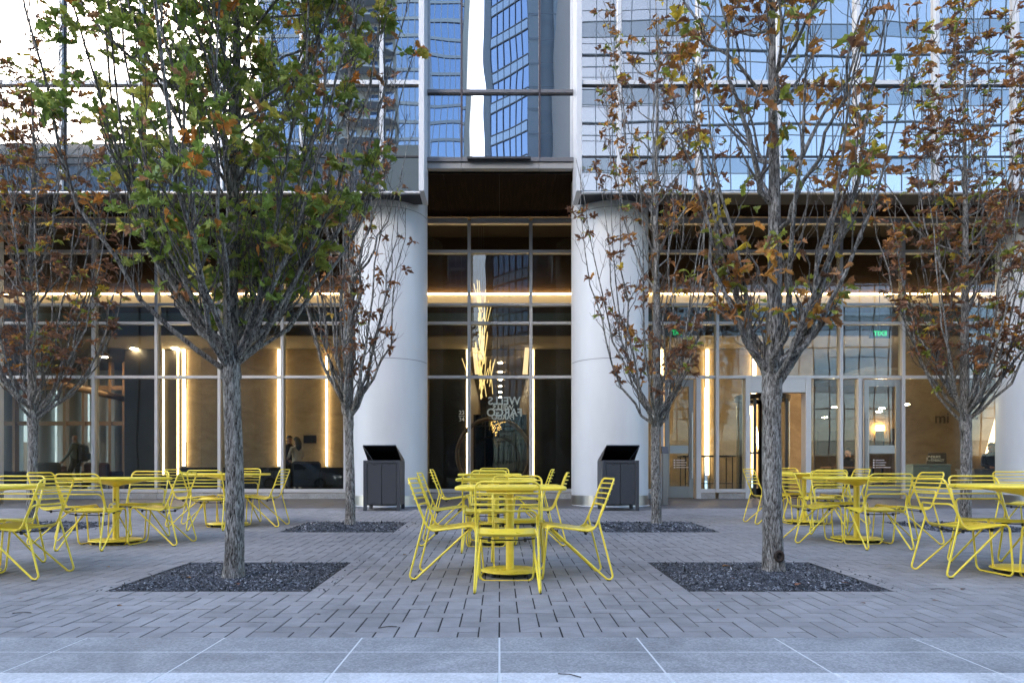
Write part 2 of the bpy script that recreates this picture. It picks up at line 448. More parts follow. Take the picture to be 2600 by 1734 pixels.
# dark stone apron under the overhang
ap = thing('entrance_paving', None, None); tag(ap, kind='structure')
YA = YC(J1)+0.003
MB().add([(-13.4, YA, gz(YA)-0.006), (13.4, YA, gz(YA)-0.006), (13.4, 15.75, gz(15.75)-0.006), (-13.4, 15.75, gz(15.75)-0.006)], [(0, 1, 2, 3)]).build('grout_bed', M_GROUT, ap)
xs = np.arange(-13.2, 13.3, 1.1)
for a in range(len(xs)-1):
    for r_, (ya, yb) in enumerate(((YA, 13.62), (13.626, 14.62), (14.626, 15.62))):
        o = 0.55 if r_ == 1 else 0
        q = MB().cbox(-0.546, 0.546, -(yb-ya)/2, (yb-ya)/2, -0.03, 0, 0.002)
        ym = (ya+yb)/2
        q.build('slab', M_DSTONE, ap, (xs[a]+0.55+o, ym, gz(ym)), (TH, 0, 0))

# ================================================================== the office building
BLD = thing('office_building', 'office tower base with mirrored upper glass, white round columns and glazed lobby', 'building')
def part(mb, name, m, parent=BLD): return mb.build(name, m, parent)

# --- lobby glazing
DF = 15.52
VPX = [-404, -244, -84, 76, 236, 396, 556, 716, 876, 1034, 1191, 1348, 1505, 1663, 1822, 1980, 2137, 2295, 2455, 2615, 2775, 2935]
VX = [wx(p, DF) for p in VPX]
ROWS = [(553, 567), (634, 642), (769, 776), (816, 823), (953, 960.5), (1241, 1250)]
RZ = [(wz(b, DF), wz(a, DF)) for a, b in ROWS]
FLZ = 0.345                                            # lobby floor level
MW = 0.036
SPECIAL = (13, 14, 15, 16)                            # bays of the entrance (1663..2295)
for k, x in enumerate(VX):
    zb = RZ[5][0]
    zt = RZ[0][0]
    if k in (14, 16): zb = FLZ+0.13
    if k == 15: zb = RZ[4][1]
    part(MB().cbox(x-MW, x+MW, DF, DF+0.16, zb, zt+0.06, 0.004), 'mullion', M_FRAME)
for r_, (z0, z1) in enumerate(RZ):
    for k in range(len(VX)-1):
        if r_ == 5 and k in SPECIAL: continue
        part(MB().cbox(VX[k]+MW+0.001, VX[k+1]-MW-0.001, DF+0.012, DF+0.15, z0, z1, 0.004), 'transom', M_FRAME)
pane_c = {}
for r_ in range(5):
    z0, z1 = RZ[r_+1][1], RZ[r_][0]
    for k in range(len(VX)-1):
        if r_ == 4 and k in SPECIAL: continue
        o = part(MB().box(VX[k]+MW, VX[k+1]-MW, -0.006, 0.006, z0, z1), 'pane', M_GLASS)
        o.location = (0, DF+0.09, 0)
# plinth below the glazing
for k in range(len(VX)-1):
    if k in SPECIAL: continue
    part(MB().cbox(VX[k]+0.002, VX[k+1]-0.002, DF+0.03, DF+0.3, gz(DF)-0.05, RZ[5][0]-0.012, 0.003), 'plinth_stone', M_PLINTH)
# entrance: doors, side lights and revolving door portal
def vframe(px, z0, z1, wd=0.04, m=M_FRAME, d0=0.0, d1=0.16):
    x = wx(px, DF); return part(MB().cbox(x-wd, x+wd, DF+d0, DF+d1, z0, z1, 0.004), 'door_frame', m)
HT = RZ[4][0]; GF = gz(DF)+0.004
def sill(pa, pb):
    part(MB().cbox(wx(pa, DF)+0.04, wx(pb, DF)-0.04, DF+0.012, DF+0.15, RZ[5][0], RZ[5][1], 0.004), 'transom', M_FRAME)
    part(MB().cbox(wx(pa, DF)+0.04, wx(pb, DF)-0.04, DF+0.03, DF+0.3, gz(DF)-0.05, RZ[5][0]-0.012, 0.003), 'plinth_stone', M_PLINTH)
    part(MB().box(wx(pa, DF)+0.03, wx(pb, DF)-0.03, DF+0.084, DF+0.096, RZ[5][1], HT), 'pane', M_GLASS)
vframe(1774, GF, HT, 0.055); vframe(1899, GF, HT, 0.05, d1=0.25); vframe(2053, GF, HT, 0.06, d1=0.25); vframe(2185, GF, HT, 0.05)
sill(1774, 1822); sill(1822, 1899); sill(2053, 2137); sill(2137, 2185)
M_DOOR = mat('brushed_door_metal', (0.24, 0.235, 0.23), 0.35, 0.8)
def door(pa, pb, handle_left):
    xa, xb = wx(pa, DF)+0.045, wx(pb, DF)-0.045
    z0, z1 = GF+0.012, HT-0.02
    d = MB(); st = 0.11
    d.cbox(xa, xa+st, DF+0.05, DF+0.10, z0, z1); d.cbox(xb-st, xb, DF+0.05, DF+0.10, z0, z1)
    d.cbox(xa+st, xb-st, DF+0.052, DF+0.098, z0, z0+0.27); d.cbox(xa+st, xb-st, DF+0.052, DF+0.098, z1-0.16, z1)
    dd = part(d, 'door', M_DOOR)
    part(MB().box(xa+st, xb-st, DF+0.07, DF+0.08, z0+0.27, z1-0.16), 'pane', M_GLASS, dd)
    hx = xa+0.055 if handle_left else xb-0.055
    hm = MB(); hm.tube([(hx, DF-0.03, z0+0.45), (hx, DF-0.03, z0+1.95)], 0.014, 8)
    for zz in (z0+0.6, z0+1.8): hm.tube([(hx, DF-0.03, zz), (hx, DF+0.055, zz)], 0.009, 6)
    part(hm, 'handle', M_STEEL, dd)
    fb = part(MB().box(xa+st+0.01, xb-st-0.01, DF+0.066, DF+0.068, z0+1.02, z0+1.20), 'frosted_band', mat('frosted_film', (0.36, 0.42, 0.42), 0.6), dd)
    pr = MB()
    for q in range(4):                                 # small printed notice, four lines with a symbol each
        zz = z0+0.86-q*0.055
        pr.box(xa+st+0.10, xa+st+0.135, DF+0.0652, DF+0.0675, zz-0.012, zz+0.020)
        pr.box(xa+st+0.16, xa+st+0.16+(0.20, 0.24, 0.22, 0.34)[q], DF+0.0652, DF+0.0675, zz-0.003, zz+0.012)
    part(pr, 'notice', mat('white_print', (0.6, 0.6, 0.6), 0.6), dd)
vframe(1690-8, GF, HT, 0.03); door(1684, 1768, False); door(2192, 2295, True)
vframe(2190, GF, HT, 0.02)
# revolving door
x0, x1 = wx(1905, DF), wx(2045, DF); xm = (x0+x1)/2; hd = wz(996, DF)
part(MB().cbox(x0-0.03, x1+0.03, DF+0.02, DF+0.2, hd, HT-0.003), 'header_panel', M_FRAME)
M_BRONZE = mat('dark_bronze', (0.035, 0.031, 0.028), 0.35, 0.6)
rv = MB(); Rr = (x1-x0)/2-0.03
for s_ in (-1, 1):
    ang = [math.radians(a) for a in range(-52, 53, 8)]
    pts = [(xm+s_*Rr*math.cos(a), DF+0.9+Rr*math.sin(a)) for a in ang]
    for (xa, ya), (xb, yb) in zip(pts, pts[1:]):
        rv.add([(xa, ya, GF), (xb, yb, GF), (xb, yb, hd), (xa, ya, hd)], [(0, 1, 2, 3)])
rvo = part(rv, 'revolving_door_drum', M_GLASS)
rp = MB(); rp.lathe([(Rr+0.04, hd-0.10), (Rr+0.04, hd+0.02)], xm, DF+0.95, 32)
for s_ in (-1, 1):
    for a in (-52, 52):
        q = (xm+s_*Rr*math.cos(math.radians(a)), DF+0.9+Rr*math.sin(math.radians(a)))
        rp.box(q[0]-0.03, q[0]+0.03, q[1]-0.03, q[1]+0.03, GF, hd-0.1)
part(rp, 'canopy_ring', M_BRONZE, rvo)
for a in (20, 110, 200, 290):
    c_, s_ = math.cos(math.radians(a)), math.sin(math.radians(a)); wr = Rr-0.06
    lf = MB(); e = 0.025
    def stile(u0, u1, z0, z1):
        nx, ny = -s_*e, c_*e
        P = [(xm+u*c_+sg*nx, DF+0.95+u*s_+sg*ny) for u in (u0, u1) for sg in (-1, 1)]
        vs_ = [(p[0], p[1], z) for z in (z0, z1) for p in (P[0], P[2], P[3], P[1])]
        lf.add(vs_, [(0,3,2,1),(4,5,6,7),(0,1,5,4),(1,2,6,5),(2,3,7,6),(3,0,4,7)])
    stile(0.03, 0.09, GF+0.02, hd-0.1); stile(wr-0.06, wr, GF+0.02, hd-0.1)
    stile(0.09, wr-0.06, GF+0.02, GF+0.22); stile(0.09, wr-0.06, hd-0.18, hd-0.1); stile(0.09, wr-0.06, GF+1.05, GF+1.085)
    part(lf, 'door_leaf', M_BRONZE, rvo)

# --- round columns
M_TGREY = mat('shadow_gap_grey', (0.20, 0.20, 0.20), 0.8)
for k, x in enumerate((-10.92, -2.216, 2.216, 10.92)):
    yc, rc = 13.74, 0.765
    zb = gz(yc)-0.02
    cl = MB(); cl.lathe([(rc-0.014, zb), (rc-0.014, 6.95)], 0, 0, 72)
    co = part(cl, 'column', M_TGREY); co.location = (x, yc, 0)
    for z0, z1 in ((0.485, 3.103), (3.115, 5.983), (5.995, 6.95)):
        part(MB().lathe([(rc, z0+(z1-z0)*q/6) for q in range(7)], 0, 0, 96, cap=False), 'drum', M_WHITE, co)
    b_ = MB(); b_.lathe([(rc+0.004, zb), (rc+0.004, 0.484)], 0, 0, 72); part(b_, 'base_band', M_STEEL, co)
    tr = MB(); tr.lathe([(rc+0.03, zb-0.03), (rc+0.03, gz(yc-rc)+0.012), (rc+0.006, gz(yc-rc)+0.016)], 0, 0, 72, cap=False); part(tr, 'seal_ring', M_GROUT, co)

# --- soffits and bulk behind
ZS = wz(553, DF)+0.03
for k in range(40):                                     # soffit boards
    a = -22+k*1.1
    part(MB().box(a+0.003, a+1.097, 13.31, DF+0.02, ZS, ZS+0.04), 'soffit_board', M_SOFFIT)
part(MB().box(-11, 24, 13.7, 46, ZS+0.7, 76.0), 'tower_mass', mat('tower_core', (0.12, 0.13, 0.14), 0.6))
part(MB().box(-24, -11.003, 13.7, 23.3, ZS+0.7, 76.0), 'tower_mass', mat('tower_core'))
part(MB().box(-24, 24, 13.3, DF+0.3, ZS+0.05, ZS+0.68), 'soffit_void', M_GASKET)

# --- mirrored curtain wall of the two wings
DW = 12.6
HZ = [wz(487, DW), wz(395, DW), wz(216, DW)]
ZR = HZ+[HZ[2]+1.95, HZ[2]+1.95+1.32, HZ[2]+1.95+1.32+2.62]
rg = random.Random(5)
for side in (-1, 1):
    if side < 0:
        xe = wx(1078, DW); mx_ = [wx(970-203*k, DW) for k in range(10)]; xs_ = [xe-0.05]+mx_
    else:
        xe = wx(1463, DW); mx_ = [wx(1572+201*k, DW) for k in range(10)]; xs_ = [xe+0.05]+mx_
    part(MB().cbox(min(xe, xe-side*-0.10), max(xe, xe+side*0.10), DW-0.06, DW+0.62, HZ[0]-0.01, ZR[-1], 0.004), 'end_fin', M_FIN)
    for x in mx_:
        part(MB().cbox(x-0.036, x+0.036, DW-0.06, DW+0.10, HZ[0]+0.012, ZR[-1], 0.004), 'fin', M_FIN)
        part(MB().box(x+0.036, x+0.050, DW-0.012, DW+0.08, HZ[0]+0.012, ZR[-1]), 'gasket', M_GASKET)
    for a, b_ in zip(xs_, xs_[1:]):
        lo, hi = min(a, b_)+0.03, max(a, b_)-0.03
        for r_ in range(len(ZR)-1):
            o = part(MB().box(-(hi-lo)/2, (hi-lo)/2, -0.01, 0.01, -(ZR[r_+1]-ZR[r_])/2, (ZR[r_+1]-ZR[r_])/2), 'pane', M_MIRROR)
            o.location = ((lo+hi)/2, DW+0.03, (ZR[r_]+ZR[r_+1])/2)
            o.rotation_euler = (rg.gauss(0, 0.0010), 0, rg.gauss(0, 0.0010))
        for r_ in range(1, len(ZR)):
            z = ZR[r_]
            if r_ in (2, 3, 5): part(MB().cbox(lo+0.007, hi-0.007, DW-0.025, DW+0.06, z-0.005, z+0.075, 0.003), 'transom', M_FIN)
            part(MB().box(lo+0.002, hi-0.002, DW-0.002, DW+0.05, z-0.032, z-0.006), 'gasket', M_GASKET)
        part(MB().cbox(lo-0.03, hi+0.03, DW-0.03, DW+0.05, HZ[0]-0.035, HZ[0]-0.003, 0.003), 'bottom_trim', M_FRAME)
    xo = side*24
    part(MB().box(min(xe+side*0.1, xo), max(xe+side*0.1, xo), DW+0.06, DW+0.62, HZ[0]+0.0, ZR[-1]), 'wing_wall', mat('wing_backing', (0.03, 0.03, 0.035), 0.7))
# --- recessed glass bay over the entrance axis
DC = 13.1
xl, xr = wx(1078, DC), wx(1463, DC)
cx_ = [xl, wx(1172, DC), wx(1370, DC), xr]
cz_ = [wz(403, DC), wz(237, DC), wz(237, DC)+2.9, wz(237, DC)+4.6]
for a, b_ in zip(cx_, cx_[1:]):
    for z0, z1 in zip(cz_, cz_[1:]):
        o = part(MB().box(-(b_-a)/2+0.02, (b_-a)/2-0.02, -0.01, 0.01, -(z1-z0)/2+0.01, (z1-z0)/2-0.01), 'pane', M_MIRROR_C)
        o.location = ((a+b_)/2, DC+0.03, (z0+z1)/2); o.rotation_euler = (rg.gauss(0, 0.0008), 0, rg.gauss(0, 0.0012))
    part(MB().cbox(a+0.02, b_-0.02, DC-0.02, DC+0.08, cz_[1]-0.004, cz_[1]+0.062, 0.003), 'transom', M_DFRAME)
    part(MB().box(a+0.02, b_-0.02, DC-0.005, DC+0.06, cz_[1]-0.03, cz_[1]-0.005), 'gasket', M_GASKET)
    part(MB().cbox(a+0.003, b_-0.003, DC-0.06, DC+0.1, wz(414, DC), cz_[0], 0.003), 'sill_band', M_DFRAME)
    part(MB().cbox(a+0.003, b_-0.003, DC-0.03, DC+0.2, wz(430, DC), wz(414, DC)-0.006, 0.003), 'slab_edge', M_SLAB)
for x in cx_[1:3]:
    part(MB().box(x-0.018, x+0.018, DC-0.03, DC+0.06, cz_[0], cz_[-1]), 'bay_mullion', mat('bronze_mullion', (0.05, 0.04, 0.045), 0.4, 0.4))
part(MB().cbox(wx(1187, DC), wx(1347, DC), DC-0.14, DC-0.07, wz(412, DC), wz(406, DC), 0.004), 'soffit_light_housing', M_GASKET)
part(MB().box(xl, xr, DC+0.1, DC+0.5, wz(430, DC)+0.0, cz_[-1]), 'bay_backing', mat('wing_backing'))
# storeys above the picture
for k in range(14):
    z = ZR[-1]+0.3+k*4.2
    for side in (-1, 1):
        part(MB().box(side*1.5 if side > 0 else -24, 24 if side > 0 else -1.5, DW-0.02, DW+0.14, z, z+4.1), 'upper_storey_glass', M_MIRROR)
    part(MB().box(-1.45, 1.45, DC, DC+0.14, z-1, z+3.1), 'upper_storey_glass', M_MIRROR_C)
# ================================================================== lobby interior (parts of the building)
def m_stone_wall(name, lo, hi):
    m = mat(name, rough=0.5, spec=0.35)
    p = pos(m); n1 = noise(m, 1.4, 6, 0.6, vec=mapping(m, p, (1, 1, 1.6)), dist=1.5); n2 = noise(m, 16, 4, vec=p)
    c = ramp(m, n1.outputs[0], [(0.3, lo), (0.7, hi)]).outputs[0]
    c = mixc(m, 0.4, c, ramp(m, n2.outputs[0], [(0.35, (0.42,)*3), (0.65, (0.56,)*3)]).outputs[0], 'OVERLAY')
    L(m, c, B(m).inputs['Base Color']); return m
M_BEIGE = m_stone_wall('beige_limestone', (0.28, 0.215, 0.14), (0.42, 0.33, 0.22))
M_BROWN = m_stone_wall('brown_wood_bulkhead', (0.085, 0.052, 0.030), (0.125, 0.078, 0.045))
M_DWOOD = m_stone_wall('dark_walnut', (0.012, 0.010, 0.008), (0.026, 0.021, 0.016))
M_BLKP = mat('black_lacquer_panel', (0.006, 0.006, 0.006), 0.35)
M_FLOOR = mat('polished_lobby_floor', (0.05, 0.045, 0.04), 0.3)
M_CEIL = mat('lobby_ceiling', (0.30, 0.26, 0.21), 0.8)
M_CEILD = mat('dark_upper_ceiling', (0.012, 0.008, 0.006), 0.7)
M_TAN = mat('tan_wood_frame', (0.33, 0.19, 0.10), 0.5)
WARM = (1.0, 0.66, 0.31)
M_LED = mat('warm_led', (0.8, 0.7, 0.5), 0.5, emit=WARM, estr=3.5)
M_COVE = mat('warm_cove_led', (0.8, 0.7, 0.5), 0.5, emit=(1.0, 0.64, 0.30), estr=6.0)
M_DOWN = mat('downlight_lens', (0.8, 0.8, 0.7), 0.5, emit=(1.0, 0.72, 0.42), estr=60.0)
part(MB().box(-24, 24, DF+0.31, 46, FLZ-0.2, FLZ), 'lobby_floor', M_FLOOR)
part(MB().box(-24, 24, DF+0.33, 18.2, 7.12, 7.3), 'upper_ceiling', M_CEILD)
part(MB().box(-24, 24, 18.0, 18.16, 4.63, 7.11), 'bulkhead', M_BROWN)
part(MB().box(-24, 24, 17.97, 17.998, 4.92, 5.12), 'bulkhead_band', mat('grey_green_glass_band', (0.16, 0.19, 0.17), 0.3))
part(MB().box(-24, 24, 17.93, 17.96, wz(747.5, 17.94), wz(744.5, 17.94)), 'light_strip', M_COVE)
part(MB().box(-24, 24, 17.95, 17.98, wz(769, 17.94), wz(747.6, 17.94)), 'painted_cove_glow', mat('cove_glow_on_wall', (0.6, 0.5, 0.4), 0.6, emit=(1.0, 0.60, 0.27), estr=0.13))  # glow of the lit wall below the cove strip, put in as emission
part(MB().box(-24, 24, 18.17, 30, 4.63, 4.75), 'lobby_ceiling', M_CEIL)
part(MB().box(-24, 24, 18.0, 18.16, 4.53, 4.629), 'bulkhead_lip', M_BROWN)  # lip dropped to hide the added fill strips from view
for a, b_ in ((-9.6, -1.3), (1.4, 14.5)):  # hidden glowing strips added to even out the light on the lobby wall
    part(MB().box(a, b_, 18.20, 18.30, 4.60, 4.622), 'added_fill_strip', mat('warm_added_fill', (0.8, 0.7, 0.5), 0.5, emit=(1.0, 0.66, 0.33), estr=3.0))
DB = 20.5
def wseg(pa, pb, m, name='wall_panel', d=DB, z0=FLZ+0.004, z1=4.62):
    return part(MB().box(wx(pa, d), wx(pb, d)-0.004, d, d+0.12, z0, z1), name, m)
def led(pa, pb, d=DB, z0=FLZ+0.5, z1=4.6, m=M_LED):
    return part(MB().box(wx(pa, d)+0.003, wx(pb, d)-0.004, d-0.09, d-0.05, z0, z1), 'light_strip', m)
wseg(316, 410, M_DWOOD, 'wall_panel'); wseg(410, 466, M_DWOOD); wseg(474, 512, M_BEIGE); wseg(512, 612, M_BEIGE); wseg(612, 706, M_BEIGE)
led(416, 419.5); led(453, 456.5); led(466, 473, z0=1.12); led(707, 713, z0=1.12); led(829, 833, z0=1.12)
wseg(714, 828, M_BEIGE); wseg(834, 1090, M_BEIGE)
wseg(1090, 1183, M_BLKP); led(1184.5, 1187.5); led(1352.5, 1355.5); wseg(1358, 1470, M_BLKP)
for a, b_ in ((1470, 1572), (1572, 1674), (1684, 1789), (1799, 1908), (1918, 1992), (1992, 2066)): wseg(a, b_, M_BEIGE)
led(1675, 1682); led(1790, 1798); led(1909, 1917)
for a, b_ in ((2291, 2445), (2445, 2600), (2600, 2790)): wseg(a, b_, M_BEIGE)
wseg(2066, 2290, M_BEIGE, d=24.5); 
M_AMB = mat('amber_wall_lamp', (0.8, 0.5, 0.2), 0.5, emit=(1.0, 0.55, 0.15), estr=12.0)
# low dark counters in front of the stone wall
for a, b_ in ((460, 590), (590, 715), (715, 880)):
    part(MB().cbox(wx(a, 19.6), wx(b_, 19.6)-0.01, 19.55, 20.1, FLZ+0.003, 1.07), 'low_counter', M_DWOOD)
# corridor on the axis
xa, xb = wx(1190, DB), wx(1350, DB)
part(MB().box(xa-0.3, xa-0.02, DB+0.13, 34, FLZ+0.003, 4.4), 'corridor_wall', M_BEIGE)
part(MB().box(xb+0.02, xb+0.3, DB+0.13, 34, FLZ+0.003, 4.4), 'corridor_wall', M_BEIGE)
part(MB().box(xa-0.3, xb+0.3, DB+0.002, 34, 4.41, 4.6), 'corridor_ceiling', M_CEIL)
part(MB().box(xa-0.3, xb+0.3, 34.01, 34.1, FLZ+0.003, 4.6), 'corridor_end', M_BLKP)
part(MB().box(xa+0.01, xb-0.01, 24.0, 24.05, FLZ+0.003, 2.95), 'dark_reflection_sheet', m_clear_glass('dark_reflection_tint', (0.06, 0.06, 0.065), 0.05))  # dark sheet added for the dark reflection low in the corridor
for k in range(6):
    d = 21.7+k*2.0
    part(MB().lathe([(0.06, 4.395), (0.06, 4.412)], wx(1270, d), d, 16), 'downlight', M_DOWN)
for (p_, y_) in ((341, 885), (445, 884), (265, 906), (455, 922)):
    d = 3.68*F/(HY-y_)
    part(MB().lathe([(0.10, 4.615), (0.10, 4.632)], wx(p_, d), min(d, 22.5), 14), 'downlight', M_DOWN)
for (p_, y_) in ((2094, 1060), (2119, 1034), (2232, 1045), (2239, 1037), (2301, 1027)):
    z = 2.62; d = (z-0.95)*F/(HY-y_)
    d = min(d, 24.2); z = 0.95+(HY-y_)*d/F
    part(MB().lathe([(0.07, z-0.01), (0.07, z+0.01)], wx(p_, d), d, 12), 'downlight', M_DOWN)
part(MB().box(wx(2066, 24), wx(2291, 21), DB+0.13, 24.48, 4.0, 4.1), 'alcove_ceiling', M_CEIL)
for (p_, y_) in ((2238, 1086), (2318, 1077)):
    part(MB().box(wx(p_-10, 24.3), wx(p_+10, 24.3), 24.36, 24.42, wz(y_+6, 24.3), wz(y_-6, 24.3)), 'wall_lamp', M_AMB)
# side walls of the alcove and the hall's far ends
part(MB().box(14.9, 15.0, DF+0.5, 24, FLZ+0.003, 4.6), 'end_wall', M_BEIGE)
part(MB().box(18.0, 18.1, DF+0.5, 30, FLZ+0.003, 7.0), 'end_wall', M_DWOOD)
part(MB().box(wx(316, DB), wx(316, DB)+0.1, DB+0.13, 24, FLZ+0.003, 4.6), 'return_wall', M_DWOOD)
# ceiling light slot, left bay (slanting bright line) and slanted beige soffit
sl = MB(); sl.add([(wx(290, 19.4), 19.4, wz(827, 19.4)), (wx(392, 22), 22, wz(840, 22)), (wx(392, 22), 22, wz(836, 22)), (wx(290, 19.4), 19.4, wz(823, 19.4))], [(0, 1, 2, 3)])
part(sl, 'light_strip', M_LED)
# glazed left end: tan framed screen with white columns outside
DG = 23.0
for p_ in (-60, 40, 90, 168, 215, 245, 283, 318):
    part(MB().box(wx(p_, DG)-0.045, wx(p_, DG)+0.045, DG-0.1, DG+0.1, FLZ+0.003, 4.62), 'screen_post', M_TAN)
for y_ in (985, 1075):
    part(MB().box(wx(-120, DG), wx(318, DG), DG-0.06, DG+0.06, wz(y_+5, DG), wz(y_-5, DG)), 'screen_rail', M_TAN)
bm = MB(); 
a0, a1 = Vector((wx(120, 19), 19, wz(968, 19))), Vector((wx(345, 21.5), 21.5, wz(1018, 21.5)))
bm.tube([a0, a1], 0.10, 4); part(bm, 'tan_beam', M_TAN)
nb_ = thing('neighbour_building', 'pale grey green wall of the next building seen through the far left windows', 'building', (-24, 50, -0.3))
MB().box(-20, 13, 0, 3, 0, 16).build('wall', mat('pale_green_grey_wall', (0.42, 0.50, 0.50), 0.8), nb_)
for k in range(5): MB().box(-11+k*3.8, -8.8+k*3.8, -0.06, -0.003, 1.2, 3.4).build('window', M_BLKP, nb_)
for p_ in (25, 105, 180, 262, 300):
    q = MB(); q.lathe([(0.42, FLZ-0.3), (0.42, 7.4)], wx(p_, 25.2), 25.2, 40); part(q, 'column', M_WHITE)

# ================================================================== things standing in the lobby
def text_mesh(body, size, ext=0.01, bold=0.0):
    cu = bpy.data.curves.new('t', 'FONT'); cu.body = body; cu.size = size; cu.extrude = ext; cu.offset = bold; cu.align_x = 'CENTER'; cu.align_y = 'CENTER'
    ob = bpy.data.objects.new('t', cu); COL.objects.link(ob)
    dg = bpy.context.evaluated_depsgraph_get(); me = bpy.data.meshes.new_from_object(ob.evaluated_get(dg))
    bpy.data.objects.remove(ob); bpy.data.curves.remove(cu)
    return me
def sign_text(name, body, size, m, loc, mirror=False, parent=None, bold=0.0, sx=1.0, rz=0.0):
    me = text_mesh(body, size, 0.008, bold); me.materials.clear(); me.materials.append(m)
    M4 = Matrix.Rotation(math.radians(90), 4, 'X')
    if mirror: M4 = Matrix.Scale(-1, 4, (1, 0, 0)) @ M4
    if sx != 1: M4 = Matrix.Scale(sx, 4, (1, 0, 0)) @ M4
    me.transform(M4)
    if mirror: me.flip_normals()
    o = link(name, me, parent, loc); o.rotation_euler = (0, 0, rz); return o
M_LET = mat('pale_letters_added_glow', (0.55, 0.55, 0.55), 0.4, emit=(0.8, 0.8, 0.8), estr=0.05)  # faint emission added to brighten the letters, which are no lamps
M_LETB = mat('bronze_letters', (0.09, 0.055, 0.03), 0.4)
# mirrored bank lettering seen from behind, and its smaller reflected double, built as letters
DS = 17.0
for k, (ys, s_, xo, txt) in enumerate(((1018.5, 0.27, 1280, 'WELLS'), (1048, 0.27, 1281, 'FARGO'))):
    o = sign_text('hanging_letters', txt, s_, M_LET, (wx(xo, DS), DS, wz(ys, DS)), True, bold=0.006)
    tag(o, ('reversed pale letters, upper word of the larger hanging sign behind centre glass', 'reversed pale letters, lower word of the larger hanging sign behind centre glass')[k], 'sign letters', 'reversed hanging letters')
DS2 = 18.6
for k, (ys, s_, xo, txt) in enumerate(((1035.5, 0.19, 1277, 'WELLS'), (1059.5, 0.19, 1277, 'FARGO'))):
    o = sign_text('hanging_letters', txt, s_, M_LET, (wx(xo, DS2), DS2, wz(ys, DS2)), True, bold=0.004)
    tag(o, ('reversed pale letters, upper word of the smaller reflected double over the larger sign', 'reversed pale letters, lower word of the smaller reflected double over the larger sign')[k], 'sign letters', 'reversed hanging letters')
fl = thing('floor_number_sign', 'small grey numbers 23 over 34 on the black panel left of centre', 'sign', (wx(1172, 20.4), 20.44, wz(1056, 20.4)))
sign_text('number', '23', 0.17, M_LET, (0, 0, 0.10), parent=fl); sign_text('number', '34', 0.17, M_LET, (0, 0, -0.10), parent=fl)
MB().box(-0.09, 0.09, -0.005, 0.005, -0.008, 0.004).build('divider_line', M_LET, fl)
M_EXIT = mat('green_exit_letters', (0.02, 0.3, 0.1), 0.5, emit=(0.03, 0.9, 0.25), estr=0.2)
for k, (p_, y_, lb) in enumerate(((2235, 847, 'green reversed exit sign hanging above the right hand glass door'), (1716, 845, 'green reversed exit sign half hidden by the tree right of centre'))):
    t = thing('exit_sign', lb, 'exit sign', (wx(p_, 16.4), 16.4, wz(y_, 16.4)), group='exit signs')
    sign_text('letters', 'EXIT', 0.155, M_EXIT, (0, 0, 0), True, parent=t, bold=0.004)
    MB().cbox(-0.25, 0.25, 0.012, 0.05, -0.11, 0.11).build('housing', mat('smoked_exit_panel', (0.05, 0.06, 0.05), 0.3), t)
    MB().tube([(0, 0.03, 0.11), (0, 0.03, 7.1-wz(y_, 16.4))], 0.008, 6).build('hanger', M_DFRAME, t)
for body, p_, y_, lb in (('mi', 2392, 1062, 'tan letters mi raised on the beige wall left of the tree trunk'), ('d', 2475, 1054, 'single tan letter d raised on the beige wall right of the tree trunk')):
    o = sign_text('wall_letters', body, 0.46, M_LETB, (wx(p_, 20.46), 20.47, wz(y_, 20.46)), bold=0.002)
    tag(o, lb, 'wall letters')
# hanging light sculpture of crossed sticks
ls = thing('light_sculpture', 'tall cluster of crossed glowing gold sticks hanging behind centre glass', 'pendant light', (wx(1222, 17.2), 17.2, wz(1015, 17.2)))
M_STICK = mat('glowing_gold_stick', (0.8, 0.6, 0.25), 0.4, emit=(1.0, 0.68, 0.26), estr=0.28)
r2 = random.Random(12)
for k in range(46):
    z0 = r2.uniform(0.0, 2.35); ln = r2.uniform(0.45, 0.85); a = r2.uniform(0, 6.28); tilt = r2.uniform(0.06, 0.2)
    wdt = 0.07 if z0 > 0.5 else 0.12
    p0 = Vector((r2.gauss(0, wdt), r2.gauss(0, wdt), z0)); p1 = p0+Vector((math.cos(a)*tilt, math.sin(a)*tilt, ln))
    MB().tube([p0, p1], 0.010, 5).build('stick', M_STICK, ls)
for k in range(3):
    MB().tube([((k-1)*0.06, 0, 2.6), ((k-1)*0.06, 0, 7.11-wz(1015, 17.2))], 0.004, 4).build('cable', M_DFRAME, ls)
bp = thing('bead_pendant', 'small cluster of amber glowing beads hanging below the reversed letters', 'pendant light', (wx(1258, 18.9), 18.9, wz(1108, 18.9)))
M_BEAD = mat('amber_bead', (0.6, 0.35, 0.1), 0.3, emit=(1.0, 0.55, 0.15), estr=0.5)
bd = MB(); bd.lathe([(0.001, -0.012), (0.013, 0), (0.001, 0.012)], 0, 0, 6); bme = bd.mesh('bead', M_BEAD)
for k in range(70):
    zz = r2.random()**0.6*0.42; rr = 0.03+zz*0.5
    a = r2.uniform(0, 6.28); q = r2.random()**0.5*rr
    link('bead', bme, bp, (q*math.cos(a)+zz*0.15, q*math.sin(a)*0.6, zz))
MB().lathe([(0.22, 0.47), (0.24, 0.48), (0.24, 0.50)], 0.05, 0, 20).build('canopy', M_DFRAME, bp)
MB().tube([(0.05, 0, 0.5), (0.05, 0, 4.6-wz(1108, 18.9))], 0.006, 5).build('stem', M_DFRAME, bp)
# ring
rgm = MB(); pts = [(1.02*math.cos(a*math.pi/24), 0, 1.02*math.sin(a*math.pi/24)) for a in range(48)]
rgm.tube(pts, 0.055, 6, closed=True)
o = rgm.build('wooden_ring', mat('dim_wood_ring', (0.10, 0.065, 0.035), 0.5), None, (wx(1253, 19.2), 19.2, FLZ+1.075)); tag(o, 'large dim wooden ring standing inside behind the centre glass', 'ring')
